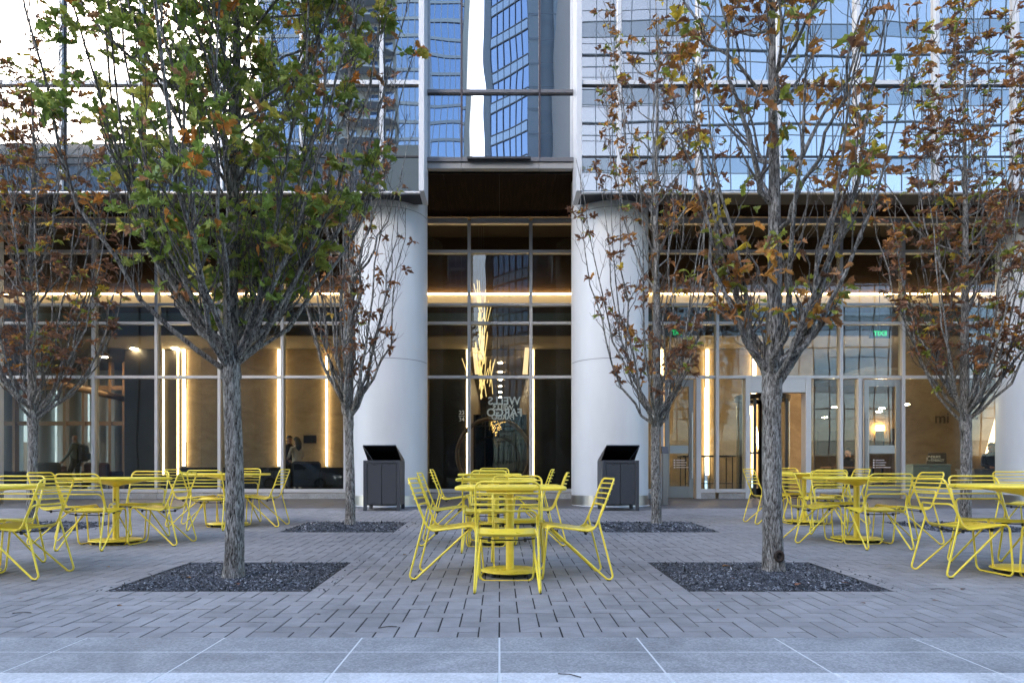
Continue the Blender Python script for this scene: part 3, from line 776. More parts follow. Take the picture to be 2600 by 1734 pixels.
# tilted light strips
M_LEDS = mat('soft_warm_panel', (0.8, 0.7, 0.5), 0.5, emit=(1.0, 0.66, 0.34), estr=0.28)
def tilted(name, lb, a, b_, wd, d, mt=None):
    A, Bv = Vector((wx(a[0], d), d, wz(a[1], d))), Vector((wx(b_[0], d), d, wz(b_[1], d)))
    t = thing(name, lb, 'light', tuple(A)); m_ = MB(); v = Bv-A
    h = Vector((wd/2, 0, 0))
    m_.add([tuple(-h), tuple(h), tuple(v+h*0.8), tuple(v-h*0.8)]+[tuple(q+Vector((0, 0.05, 0))) for q in (-h, h, v+h*0.8, v-h*0.8)],
           [(0, 1, 2, 3), (7, 6, 5, 4), (0, 4, 5, 1), (1, 5, 6, 2), (2, 6, 7, 3), (3, 7, 4, 0)])
    m_.build('light_strip', mt or M_LED, t)
    MB().box(-0.05, wd/2+0.05, 0.05, 0.09, -0.06, 0.0).build('mount', M_BRONZE, t)
tilted('leaning_light_strip', 'wide glowing strip leaning behind the seated guard at far right', (2508, 1160), (2552, 1000), 0.16, 20.2, mat('warm_panel', (0.8, 0.7, 0.5), 0.5, emit=(1.0, 0.66, 0.34), estr=0.9))
tilted('leaning_light_strip', 'narrow glowing strip leaning inside the revolving door', (1932, 1148), (1905, 1030), 0.09, 18.6)
tilted('leaning_light_strip', 'upright tapered glowing strip right of the hanging stick sculpture', (1333, 950), (1341, 850), 0.15, 20.3, M_LEDS)
tilted('leaning_light_strip', 'upright tapered glowing strip behind the hanging stick sculpture', (1212, 950), (1200, 850), 0.14, 20.3, M_LEDS)
# reception desks
def desk(pa, pb, ytop, d, lb, m):
    xa, xb = wx(pa, d), wx(pb, d); zt = wz(ytop, d)
    t = thing('reception_desk', lb, 'desk', ((xa+xb)/2, d, FLZ))
    h = zt-FLZ; wd = (xb-xa)/2
    MB().cbox(-wd, wd, 0, 0.05, 0.003, h-0.045).build('front_panel', m, t)
    MB().cbox(-wd, -wd+0.05, 0.052, 0.7, 0.003, h-0.045).build('side_panel', m, t)
    MB().cbox(wd-0.05, wd, 0.052, 0.7, 0.003, h-0.045).build('side_panel', m, t)
    MB().cbox(-wd-0.02, wd+0.02, -0.02, 0.75, h-0.04, h).build('top', m, t)
    return t
desk(2318, 2414, 1178, 18.0, 'pale grey green reception desk carrying the brown notice board', mat('grey_green_laminate', (0.22, 0.29, 0.29), 0.35))
desk(2474, 2560, 1190, 18.0, 'beige reception desk in front of the seated guard', mat('beige_laminate', (0.22, 0.18, 0.14), 0.4))
db = thing('notice_board', 'brown slanted board with white logo and two words on the pale desk', 'sign', (wx(2378, 18.3), 18.3, wz(1178, 18.3)))
MB().add([(-0.27, 0, 0.002), (0.27, 0, 0.002), (0.27, 0.02, 0.30), (-0.20, 0.02, 0.30), (-0.27, 0.02, 0.002), (0.27, 0.02, 0.002), (0.27, 0.04, 0.30), (-0.20, 0.04, 0.30)],
         [(0, 1, 2, 3), (7, 6, 5, 4), (0, 4, 5, 1), (1, 5, 6, 2), (2, 6, 7, 3), (3, 7, 4, 0)]).build('board', mat('brown_board', (0.07, 0.042, 0.028), 0.5), db)
M_WP = mat('white_letter_paint', (0.5, 0.5, 0.48), 0.5)
sign_text('letters', 'DUKE', 0.095, M_WP, (-0.02, -0.006, 0.19), parent=db, bold=0.002); sign_text('letters', 'ENERGY', 0.095, M_WP, (0.02, -0.010, 0.10), parent=db, bold=0.002)
lg = MB()
for a in (45, 225):
    lg.tube([(-0.20+0.055*math.cos(math.radians(a+q)), -0.008, 0.145+0.055*math.sin(math.radians(a+q))) for q in range(-75, 76, 15)], 0.012, 5)
lg.build('emblem', M_WP, db)
# pictures and a dark table in the amber alcove
for p0, p1, y0_, y1_, lb in ((2226, 2244, 1094, 1150, 'narrow mauve picture left of the wide one in the amber alcove'), (2262, 2322, 1088, 1150, 'wide mauve framed picture in the amber alcove'), (2078, 2124, 1094, 1150, 'mauve picture left of the glass door under warm downlights')):
    t = thing('picture', lb, 'picture', (wx((p0+p1)/2, 24.3), 24.34, wz(y1_, 24.3)))
    wd = wx(p1, 24.3)-wx(p0, 24.3); hh = wz(y0_, 24.3)-wz(y1_, 24.3)
    MB().cbox(-wd/2, wd/2, 0.02, 0.06, 0, hh).build('canvas', mat('mauve_canvas', (0.17, 0.12, 0.11), 0.6), t)
    MB().cbox(wd/2+0.001, wd/2+0.04, 0.0, 0.06, -0.02, hh+0.02).build('frame_side', M_BRONZE, t)
sc = thing('wall_screen', 'small dark wall screen behind the two people talking', 'screen', (wx(786, 20.4), 20.42, wz(1125, 20.4)))
MB().cbox(-0.19, 0.19, 0.0, 0.04, 0, 0.24).build('screen_panel', M_BLKP, sc); MB().cbox(-0.06, 0.06, 0.04, 0.07, 0.06, 0.18).build('bracket', M_DFRAME, sc)
# lounge seats behind the left windows
def armchair(loc, rz, lb, m):
    t = thing('lounge_chair', lb, 'lounge chair', loc, rz, 'lounge chairs in the lobby')
    MB().cbox(-0.38, 0.38, -0.36, 0.36, 0.20, 0.42, 0.05).build('seat', m, t)
    MB().cbox(-0.38, 0.38, 0.24, 0.42, 0.38, 0.88, 0.06).build('backrest', m, t)
    for s_ in (-1, 1):
        MB().cbox(s_*0.42-0.06, s_*0.42+0.06, -0.34, 0.40, 0.18, 0.62, 0.04).build('armrest', m, t)
        for yy in (-0.28, 0.3): MB().tube([(s_*0.36, yy, 0.003), (s_*0.34, yy, 0.2)], 0.018, 6).build('leg', M_BRONZE, t)
M_NAVY = mat('navy_upholstery', (0.012, 0.016, 0.028), 0.8); M_MARO = mat('maroon_upholstery', (0.06, 0.014, 0.012), 0.8)
armchair((wx(15, 19), 19.0, FLZ), 2.6, 'dark navy lounge chair at the extreme left window edge', M_NAVY)
armchair((wx(128, 20.5), 20.5, FLZ), 3.4, 'dark navy lounge chair beside the leftmost trunk', M_NAVY)
armchair((wx(262, 21.5), 21.5, FLZ), 3.14, 'maroon lounge chair right of the man with the backpack', M_MARO)
armchair((wx(775, 18.6), 18.6, FLZ+0.0), 3.5, 'dark lounge chair beside the woman in white', M_NAVY)
ht = thing('high_table', 'black high table behind the narrow entrance window', 'table', (wx(1800, 17.8), 17.8, FLZ))
MB().cbox(-0.75, 0.6, -0.3, 0.3, 0.98, 1.02).build('top', M_BLKP, ht)
for x_ in (-0.68, -0.2, 0.1, 0.53):
    for y_ in (-0.24, 0.24): MB().tube([(x_, y_, 0.003), (x_, y_, 0.98)], 0.014, 5).build('leg', M_BLKP, ht)
MB().tube([(-0.68, -0.24, 0.3), (0.53, -0.24, 0.3)], 0.012, 5).build('foot_rail', M_BLKP, ht)

# ================================================================== the street opposite, mirrored in the glass
M_TGL = m_mirror_glass('blue_tower_glass', (0.55, 0.64, 0.76), 0.45, 0.0005); MATS['blue_tower_glass'].node_tree.nodes['Principled BSDF'].inputs['Base Color'].default_value = (0.02, 0.07, 0.20, 1)
M_CGL = m_mirror_glass('pale_office_glass', (0.90, 0.87, 0.86), 0.58, 0.0003); MATS['pale_office_glass'].node_tree.nodes['Principled BSDF'].inputs['Base Color'].default_value = (0.05, 0.09, 0.12, 1)
M_CSP = m_mirror_glass('office_spandrel_glass', (0.62, 0.64, 0.66), 0.40, 0.0003); MATS['office_spandrel_glass'].node_tree.nodes['Principled BSDF'].inputs['Base Color'].default_value = (0.12, 0.17, 0.21, 1)
M_TWH = mat('white_tower_frame', (0.36, 0.37, 0.38), 0.6); M_TBE = mat('beige_render', (0.34, 0.32, 0.28), 0.8); M_TGR = mat('grey_concrete', (0.13, 0.13, 0.135), 0.85)
M_CGLZ = mat('dim_window_glass', (0.03, 0.04, 0.05), 0.1)
M_STONE = mat('grey_stone_cladding', (0.21, 0.225, 0.24), 0.7)
def vx(px, d): return (px-CX)*(2*DW+d)/F
def vz(py, d): return CZ+(HY-py)*(2*DW+d)/F
# apartment tower
dA = 95; ya = -dA
ta = thing('apartment_tower', 'blue and white apartment tower with curved balconies, mirrored left of the centre bay', 'building', (vx(900, dA), ya, 0))
def bl(pa): return vx(pa, dA)-vx(900, dA)
HA = 112
MB().box(bl(655), bl(1178), -22, -0.5, -0.2, HA).build('wall', M_TBE, ta)
for a, b_ in ((655, 855), (1000, 1178)):
    MB().box(bl(a), bl(b_), -0.49, 0, 0, HA-1).build('glazing', M_TGL, ta)
    gr = MB()
    for k in range(36): gr.box(bl(a), bl(b_), 0.003, 0.18, k*3.05+1.2, k*3.05+1.72)
    gr.build('floor_band', M_TWH, ta)
    gv = MB(); x = bl(a)
    while x < bl(b_): gv.box(x, x+0.12, 0.003, 0.14, 0, HA-1); x += 1.05
    gv.build('mullion', M_TWH, ta)
for k in range(36):
    z = k*3.05+1.2; xm_ = (bl(862)+bl(995))/2; hw = (bl(995)-bl(862))/2
    sb = MB(); P = []
    for q in range(13):
        t_ = -1+q/6; P.append((xm_+hw*t_, 0.6+1.3*(1-t_*t_)**0.5))
    sb.add([(x, y, z) for x, y in P]+[(x, y, z+0.3) for x, y in P]+[(xm_-hw, -0.5, z), (xm_+hw, -0.5, z), (xm_-hw, -0.5, z+0.3), (xm_+hw, -0.5, z+0.3)],
           [tuple([26]+list(range(13))+[27]), tuple([29]+list(range(25, 12, -1))+[28])]+[(i, i+1, i+14, i+13) for i in range(12)])
    sb.build('balcony', M_TWH, ta)
    for u in (-0.7, 0.15, 0.62): MB().box(xm_+hw*u, xm_+hw*u+hw*0.32, -0.49, -0.42, z+0.4, z+2.4).build('window', M_TGL, ta)
MB().box(bl(1179), bl(1192), -10, 0.3, 0, HA).build('beige_pier', M_TBE, ta)
# low block across the street
dP = 30
tp = thing('low_block', 'long low grey building with blue glass, mirrored at the foot of the left wing', 'building', (vx(300, dP), -dP, 0))
def bp_(pa): return vx(pa, dP)-vx(300, dP)
zt = vz(365, dP); zm = vz(415, dP)
MB().box(bp_(-900), bp_(966), -18, -0.3, -0.2, zt-0.1).build('wall', mat('blue_grey_glass_wall', (0.07, 0.10, 0.15), 0.2), tp)
MB().box(bp_(-905), bp_(968), -18.2, 0.0, zm, zt).build('parapet', M_TGR, tp)
MB().box(bp_(-905), bp_(968), -0.1, 0.12, vz(398, dP), vz(394, dP)).build('ledge', M_DFRAME, tp)
gv = MB()
for k in range(24): x = bp_(-900)+k*2.6; gv.box(x, x+0.15, -0.29, -0.1, 0, zm)
gv.build('mullion', M_DFRAME, tp)
MB().box(bp_(968), bp_(1060), -18, 0.25, -0.2, vz(372, dP)).build('beige_stair_core', M_TBE, tp)
# angled tower with stone piers
dB_ = 62
tb = thing('stone_pier_tower', 'grey blue tower with stone piers and slanting floor lines, mirrored in the centre bay', 'building', (vx(1345, dB_), -dB_, 0))
xB = lambda p: vx(p, dB_)-vx(1345, dB_)
HB = 80
st = MB()
for p0, p1, yy in ((1345, 1372, 0.0), (1372, 1405, -0.8), (1405, 1438, 0.2)): st.box(xB(p0), xB(p1), -14, yy, -0.2, HB)
st.build('stone_pier', M_STONE, tb)
sj = MB()
for k in range(26): sj.box(xB(1345)-0.01, xB(1438)+0.01, 0.2, 0.23, k*3.1+1, k*3.1+1.08)
sj.build('stone_joint', M_DFRAME, tb)
far = Vector((-4.9, -4.6, 0))
def quadwall(a, b_, z0, z1, off, m, nm):
    n = Vector((-(b_.y-a.y), b_.x-a.x, 0)).normalized()*off
    if n.y < 0: n = -n
    A, Bv = a+n, b_+n
    MB().add([(A.x, A.y, z0), (Bv.x, Bv.y, z0), (Bv.x, Bv.y, z1), (A.x, A.y, z1), (a.x, a.y-1, z0), (b_.x, b_.y-1, z0), (b_.x, b_.y-1, z1), (a.x, a.y-1, z1)],
             [(0, 1, 2, 3), (5, 4, 7, 6), (3, 2, 6, 7), (0, 4, 5, 1), (0, 3, 7, 4), (1, 5, 6, 2)]).build(nm, m, tb)
nr = Vector((-0.05, 0, 0))
quadwall(far, nr, -0.2, HB, 0.0, M_TGL, 'glazing')
for k in range(18):
    quadwall(far, nr, k*4.4+1.0, k*4.4+2.2, 0.06, M_CSP, 'spandrel'); quadwall(far, nr, k*4.4+2.2, k*4.4+2.35, 0.12, M_TGR, 'floor_line'); quadwall(far, nr, k*4.4+0.85, k*4.4+1.0, 0.12, M_TGR, 'floor_line')
for k in range(6):
    q = far.lerp(nr, k/6); quadwall(q, far.lerp(nr, k/6+0.012), 0, HB, 0.10, M_DFRAME, 'mullion')
MB().box(far.x-1.0, far.x, -7, -4.5, -0.2, HB).build('grey_corner', M_STONE, tb)
MB().box(xB(1438), xB(1480), -14, -3, -0.2, HB).build('rear_glazing', M_TGL, tb)
fd = thing('far_block', 'low grey block at the end of the street gap, mirrored low in the centre glass', 'building', (0, -150, -0.3))
MB().box(-40, 40, -10, 0, 0, 31).build('wall', M_TGR, fd)
for k in range(12):
    for r_ in range(6): MB().box(-36+k*6.2, -32+k*6.2, 0.003, 0.08, 3+r_*4.5, 5.6+r_*4.5).build('window', M_CGLZ, fd)
# pale glass office block
dC = 25
tcx = thing('glass_office_block', 'pale glass office block with white mullion grid, mirrored across the right wing', 'building', (vx(1460, dC), -dC, 0))
xC = lambda p: vx(p, dC)-vx(1460, dC)
HC = 46; FH = 5.12
MB().box(0.0, xC(2900), -20, -0.2, -0.2, HC).build('wall', mat('office_core', (0.1, 0.11, 0.12), 0.7), tcx)
for k in range(9):
    z = k*FH+2.3
    for a, b_ in ((1460, 1760), (1760, 2060), (2060, 2400), (2400, 2900)):
        MB().box(xC(a), xC(b_)-0.02, -0.19, 0, z, z+1.15).build('spandrel', M_CSP, tcx)
        MB().box(xC(a), xC(b_)-0.02, -0.19, 0.01, z+1.16, z+FH-0.01).build('glazing', M_CGL, tcx)
    gr = MB()
    for zz in (z-0.02, z+1.13, z+2.95): gr.box(0, xC(2900), 0.012, 0.05, zz, zz+0.05)
    gr.build('floor_line', M_TWH, tcx)
    MB().box(0, xC(2900), 0.012, 0.16, z+3.75, z+3.82).build('sunshade', mat('sunshade_grey', (0.25, 0.27, 0.29), 0.5), tcx)
gv = MB(); x = 0.3
while x < xC(2900): gv.box(x, x+0.05, 0.012, 0.07, 0, HC); x += 1.25
gv.build('mullion', M_TWH, tcx)
# ================================================================== chairs
def make_chair():
    t = thing('wire_chair', 'x', 'chair', group='yellow wire chairs')
    R1, R2 = 0.0080, 0.0056
    A = [(-0.222, -0.035, 0.778), (0.0, -0.062, 0.776), (0.222, -0.035, 0.778), (0.222, 0.050, 0.55), (0.217, 0.125, 0.372), (0.212, 0.478, 0.418),
         (0.205, 0.515, 0.0085), (-0.205, 0.515, 0.0085), (-0.212, 0.478, 0.418), (-0.217, 0.125, 0.372), (-0.222, 0.050, 0.55)]
    rA = [0.055, 0.4, 0.055, 0.35, 0.075, 0.045, 0.05, 0.05, 0.045, 0.075, 0.35]
    MB().tube(fillet(A, rA, True, 7), R1, 8, closed=True).build('frame', M_YEL, t)
    vz_, vy = -0.045, -0.045
    for it in range(6):
        Bp = [(0.188, 0.445, 0.398), (0.232, vy, vz_), (0.213, 0.088, 0.46), (0.205, 0.042, 0.575), (0.0, 0.02, 0.572), (-0.205, 0.042, 0.575), (-0.213, 0.088, 0.46), (-0.232, vy, vz_), (-0.188, 0.445, 0.398)]
        pts = fillet(Bp, [0, 0.030, 0.09, 0.05, 0.4, 0.05, 0.09, 0.030, 0], False, 7)
        mz = min(p.z for p in pts); vz_ += 0.0085-mz
    MB().tube(pts, R1, 8).build('leg_frame', M_YEL, t)
    # slats bow backwards
    for k in range(4):
        z = 0.618+k*0.0405; f = (z-0.575)/(0.778-0.575)
        y = 0.042+(-0.035-0.042)*f
        P = [(-0.219+0.438*q/8, y-0.004-0.040*(1-(2*q/8-1)**2), z) for q in range(9)]
        MB().tube(P, R2, 6).build('slat', M_YEL, t)
    # seat sheet with a rolled front edge
    prof = [(0.105, 0.400), (0.125, 0.384), (0.16, 0.378), (0.24, 0.382), (0.34, 0.394), (0.42, 0.408), (0.455, 0.411), (0.472, 0.405), (0.480, 0.388)]
    vs_ = []; fs_ = []
    n = len(prof)
    for y, z in prof:
        for x in (-0.204, -0.07, 0.07, 0.204):
            dip = -0.006*(1-(x/0.204)**2)
            vs_ += [(x, y, z+0.010+dip), (x, y, z+0.006+dip)]
    for i in range(n-1):
        for j in range(3):
            a = i*8+j*2; b_ = a+2; c_ = a+8; d_ = c_+2
            fs_ += [(a, c_, d_, b_), (a+1, b_+1, d_+1, c_+1)]
        a = i*8; fs_ += [(a, a+1, a+9, a+8)]; a = i*8+6; fs_ += [(a, a+8, a+9, a+1)]
    for i in (0, n-1):
        for j in range(3):
            a = i*8+j*2; fs_.append((a, a+2, a+3, a+1) if i == 0 else (a, a+1, a+3, a+2))
    MB().add(vs_, fs_, 0, True).build('seat', M_YEL, t)
    ub = MB()
    for y, z in ((0.17, 0.368), (0.40, 0.386)):
        ub.tube([(-0.20, y, z), (-0.10, y, z-0.012), (0.10, y, z-0.012), (0.20, y, z)], 0.005, 5)
    ub.build('seat_support', M_BRONZE, t)
    for x, y in ((-0.13, 0.17), (0.13, 0.17), (-0.13, 0.40), (0.13, 0.40)):
        MB().lathe([(0.010, 0.335+y*0.05), (0.014, 0.352+y*0.05), (0.010, 0.362+y*0.05)], x, y, 8).build('bumper', M_BLACK, t)
    fx = [p for p in pts if p.z < 0.0125]
    ym = sum(p.y for p in fx)/len(fx)
    for x in (-0.231, 0.231): MB().box(x-0.007, x+0.007, ym-0.016, ym+0.016, 0.0, 0.0055).build('glide', M_BLACK, t)
    for x in (-0.12, 0.12): MB().box(x-0.014, x+0.014, 0.507, 0.523, 0.0, 0.0055).build('glide', M_BLACK, t)
    return t, ym
chair0, FOOT = make_chair()
# (foot midpoint x, depth, facing, label); facing: 'A' away, 'C' camera, 'R' right, 'L' left, or degrees
FC = {'A': 0.0, 'C': math.pi, 'R': -math.pi/2, 'L': math.pi/2}
CH = [
 (0.056, 4.75, 'A', 'nearest yellow wire chair, its back to the viewer, at the front square table', 0.0),
 (-0.645, 5.47, 'R', 'yellow wire chair on the left side of the front square table', -3),
 (0.825, 5.45, 'L', 'yellow wire chair on the right side of the front square table', 3),
 (0.16, 6.14, 'C', 'yellow wire chair on the far side of the front square table', 0),
 (-0.143, 6.73, 'A', 'yellow wire chair on the near side of the middle square table', 0),
 (-0.825, 7.45, 'R', 'yellow wire chair on the left side of the middle square table', 0),
 (0.69, 7.45, 'L', 'yellow wire chair on the right side of the middle square table', -4),
 (-0.125, 8.14, 'C', 'yellow wire chair on the far side of the middle square table', 0),
 (-0.13, 8.72, 'A', 'yellow wire chair on the near side of the rear square table', 0),
 (-0.88, 9.35, 'R', 'yellow wire chair on the left side of the rear square table', 0),
 (0.68, 9.35, 'L', 'yellow wire chair on the right side of the rear square table', 0),
 (-0.08, 10.30, 'C', 'yellow wire chair on the far side of the rear square table', 0),
 (-3.565, 5.45, 'L', 'yellow wire chair right of the cropped round table at the left picture edge', 2),
 (-4.33, 6.14, 'C', 'yellow wire chair behind the cropped round table at the left picture edge', 0),
 (-5.02, 7.53, 'R', 'yellow wire chair left of the round table with the sticker on its pole', 0),
 (-4.23, 6.87, 'A', 'yellow wire chair, back to the viewer, at the table with the pole stickers', 0),
 (-3.45, 7.47, 'L', 'yellow wire chair right of the round table with the sticker on its pole', 0),
 (-4.19, 8.17, 'C', 'yellow wire chair behind the round table with the sticker on its pole', 0),
 (-4.47, 9.43, 'R', 'yellow wire chair left of the round table behind the front left trunk', 0),
 (-3.77, 8.75, 'A', 'yellow wire chair, back to the viewer, at the round table behind the front left trunk', 0),
 (-3.73, 10.0, 'C', 'yellow wire chair on the far side of the round table behind the front left trunk', 0),
 (-3.0, 9.42, 'L', 'yellow wire chair right of the round table behind the front left trunk', 0),
 (3.605, 9.77, 'R', 'yellow wire chair just left of the front right trunk, facing right', 0),
 (4.36, 10.45, 'C', 'yellow wire chair on the far side of the rear right round table', 0),
 (4.37, 9.04, 'A', 'yellow wire chair, back to the viewer, at the rear right round table', 0),
 (5.13, 9.73, 'L', 'yellow wire chair on the right side of the rear right round table', 0),
 (4.04, 8.35, 'C', 'yellow wire chair on the far side of the middle right round table', 0),
 (3.265, 7.69, 'R', 'yellow wire chair just right of the front right trunk, at the middle right round table', 0),
 (3.97, 6.95, 'A', 'yellow wire chair, back to the viewer, at the middle right round table', 0),
 (4.75, 7.57, 'L', 'yellow wire chair on the right side of the middle right round table', 0),
 (3.52, 5.55, 'R', 'yellow wire chair left of the cropped round table at the right picture edge', 0),
 (4.31, 6.18, 'C', 'yellow wire chair behind the cropped round table at the right picture edge', 0),
 (4.34, 4.92, 'A', 'yellow wire chair cut by the right picture edge, in front of the cropped round table', 0),
 (6.02, 7.98, 'R', 'yellow wire chair half out of the picture beside the far right column', 22),
]
for k, (x, y, fc, lb, da) in enumerate(CH):
    rz = FC[fc]+math.radians(da)
    ox, oy = -math.sin(rz)*FOOT, math.cos(rz)*FOOT
    loc = (x-ox, y-oy, gz(y)+0.0005)
    if k == 0:
        chair0.location = loc; chair0.rotation_euler = (0, 0, rz); chair0['label'] = lb
    else: dup(chair0, loc, rz, lb)

# ================================================================== tables
def base_parts(t, rb, ph):
    MB().lathe([(rb-0.012, 0.030), (rb, 0.034), (rb, 0.040), (rb-0.008, 0.045), (0.04, 0.047)], 0, 0, 40).build('base_plate', M_YEL, t)
    MB().lathe([(0.033, 0.047), (0.033, ph)], 0, 0, 20).build('pole', M_YEL, t)
    for a in (45, 135, 225, 315):
        MB().lathe([(0.018, 0.0), (0.02, 0.012), (0.012, 0.030)], (rb-0.05)*math.cos(math.radians(a)), (rb-0.05)*math.sin(math.radians(a)), 10).build('foot', M_BLACK, t)
M_STK = mat('sticker_paper', (0.55, 0.55, 0.58), 0.5); M_STK2 = mat('sticker_ink', (0.10, 0.06, 0.06), 0.5)
def square_table(x, y, lb, rz=0.0):
    t = thing('square_table', lb, 'table', (x, y, gz(y)+0.0005), rz, 'yellow square tables')
    h = 0.722; a, b_ = 0.425, 0.395
    o = MB(); c = 0.016
    P = fillet([(-a, -b_, 0), (a, -b_, 0), (a, b_, 0), (-a, b_, 0)], [0.045]*4, True, 5)
    def ring(ins, z):
        K = len(P); out = []
        for p in P:
            s_ = Vector((1-ins/a, 1-ins/b_, 1)); out.append((p.x*s_.x, p.y*s_.y, z))
        return out
    rings = [ring(c, h-0.034), ring(0.004, h-0.030), ring(0, h-0.018), ring(0.004, h-0.005), ring(c, h), ring(0.030, h), ring(0.034, h-0.004)]
    K = len(P); vs_ = [q for r in rings for q in r]; fs_ = []
    for i in range(len(rings)-1):
        for k in range(K): fs_.append((i*K+k, i*K+(k+1) % K, (i+1)*K+(k+1) % K, (i+1)*K+k))
    fs_.append(tuple(range(K-1, -1, -1))); fs_.append(tuple((len(rings)-1)*K+k for k in range(K)))
    o.add(vs_, fs_, 0, False).build('top', M_YEL, t)
    MB().box(-0.19, 0.19, -0.03, 0.03, h-0.060, h-0.0345).build('bracket', M_YEL, t)
    MB().box(-0.03, 0.03, -0.19, 0.19, h-0.058, h-0.0355).build('bracket', M_YEL, t)
    base_parts(t, 0.238, h-0.060)
    MB().box(-0.012, 0.012, -0.0352, -0.0325, 0.355, 0.375).build('sticker', M_STK, t)
    return t
def round_table(x, y, lb, stickers=False):
    t = thing('round_table', lb, 'table', (x, y, gz(y)+0.0005), 0, 'yellow round tables')
    h, r = 0.726, 0.565
    MB().lathe([(r-0.02, h-0.030), (r-0.005, h-0.026), (r, h-0.015), (r-0.005, h-0.004), (r-0.016, h), (r-0.03, h), (r-0.034, h-0.004), (0.02, h-0.004)], 0, 0, 64).build('top', M_YEL, t)
    MB().lathe([(0.034, h-0.10), (0.06, h-0.088), (0.30, h-0.045), (0.33, h-0.031)], 0, 0, 40).build('bracket', M_YEL, t)
    base_parts(t, 0.27, h-0.098)
    if stickers:
        MB().box(-0.015, 0.018, -0.0352, -0.0325, 0.425, 0.450).build('sticker', M_STK, t)
        MB().box(-0.006, 0.014, -0.0352, -0.0325, 0.465, 0.490).build('sticker', M_STK2, t)
    return t
square_table(0.085, 5.52, 'front yellow square table on the centre axis, nearest of three in line')
square_table(-0.035, 7.48, 'middle yellow square table of three in line on the centre axis')
square_table(-0.13, 9.42, 'rear yellow square table of three in line on the centre axis')
round_table(-4.28, 5.42, 'yellow round table cropped by the left picture edge')
round_table(-4.23, 7.53, 'yellow round table left of the front left trunk, stickers on its pole', True)
round_table(-3.74, 9.40, 'yellow round table behind the front left trunk')
round_table(4.33, 5.58, 'yellow round table cropped by the right picture edge')
round_table(4.03, 7.70, 'middle yellow round table of the three on the right')
round_table(4.36, 9.77, 'rear yellow round table of the three on the right')

# ================================================================== litter bins
def bin_(x, y, lb, side):
    t = thing('litter_bin', lb, 'litter bin', (x, y, gz(y)), 0, 'charcoal litter bins')
    W, Dp, H = 0.325, 0.30, 0.885
    for sx in (-1, 1):
        MB().cbox(min(sx*W, sx*(W-0.062)), max(sx*W, sx*(W-0.062)), -Dp, -Dp+0.05, 0.0, H, 0.005).build('corner_post', M_BIN, t)
        MB().cbox(min(sx*W, sx*(W-0.062)), max(sx*W, sx*(W-0.062)), Dp-0.05, Dp, 0.0, H, 0.005).build('corner_post', M_BIN, t)
        MB().cbox(min(sx*(W-0.004), sx*(W-0.03)), max(sx*(W-0.004), sx*(W-0.03)), -Dp+0.052, Dp-0.052, 0.10, H-0.01, 0.003).build('side_panel', M_BIN, t)
        d = MB().cbox(min(sx*0.005, sx*(W-0.068)), max(sx*0.005, sx*(W-0.068)), -Dp+0.012, -Dp+0.035, 0.11, H-0.055, 0.003).build('door', M_BIN, t)
        MB().cbox(sx*0.13-0.025, sx*0.13+0.025, -Dp+0.006, -Dp+0.0118, H-0.085, H-0.075, 0.002).build('pull', M_GASKET, d)
    MB().box(-W+0.07, W-0.07, Dp-0.04, Dp-0.01, 0.10, H-0.01).build('back_panel', M_BIN, t)
    MB().box(-W+0.03, W-0.03, -Dp+0.036, Dp-0.052, 0.095, 0.108).build('floor_pan', M_GASKET, t)
    MB().cbox(-W+0.064, W-0.064, -Dp+0.006, -Dp+0.04, H-0.048, H, 0.003).build('top_rail', M_BIN, t)
    # hood: slanted lid over an open throat
    s_ = side; L0 = -W+0.075 if s_ > 0 else -W-0.0; R0 = W if s_ > 0 else W-0.075
    q = MB(); zt = H+0.255
    shf = -0.075*s_
    A_ = [(L0, Dp-0.06, H+0.004), (R0, Dp-0.06, H+0.004), (R0+shf, -Dp-0.02, zt), (L0+shf, -Dp-0.02, zt)]
    Bk = [(p[0], p[1]+0.012, p[2]+0.014) for p in A_]
    q.add(A_+Bk, [(0, 1, 2, 3), (7, 6, 5, 4), (0, 4, 5, 1), (1, 5, 6, 2), (2, 6, 7, 3), (3, 7, 4, 0)])
    q.build('lid', M_BINB, t)
    for sx, X in ((-1, L0), (1, R0)):
        q = MB(); e = 0.008*sx
        tri = [(X, -Dp+0.06, H+0.002), (X, Dp-0.06, H+0.002), (X+shf, -Dp-0.015, zt-0.004)]
        q.add(tri+[(p[0]+e, p[1], p[2]) for p in tri], [(0, 1, 2), (5, 4, 3), (0, 3, 4, 1), (1, 4, 5, 2), (2, 5, 3, 0)]); q.build('lid_cheek', M_BINB, t)
    MB().box(L0+0.01, R0-0.01, -Dp+0.06, Dp-0.07, H-0.03, H-0.001).build('throat', M_GASKET, t)
bin_(wx(969, 12.0), 12.30, 'charcoal litter bin in front of the left centre column', 1)
bin_(wx(1576, 12.0), 12.30, 'charcoal litter bin in front of the right centre column', -1)
ps = thing('access_post', 'grey metal access post beside the left entrance door', 'post', (3.27, 13.5, gz(13.5)))
MB().cbox(-0.05, 0.05, -0.04, 0.04, 0, 1.02, 0.006).build('post', M_DOOR, ps)
MB().add([(-0.06, -0.05, 1.02), (0.06, -0.05, 1.02), (0.06, 0.06, 1.02), (-0.06, 0.06, 1.02), (-0.06, 0.0, 1.16), (0.06, 0.0, 1.16), (0.06, 0.06, 1.16), (-0.06, 0.06, 1.16)],
         [(0, 3, 2, 1), (4, 5, 6, 7), (0, 1, 5, 4), (1, 2, 6, 5), (2, 3, 7, 6), (3, 0, 4, 7)]).build('reader_head', M_BIN, ps)

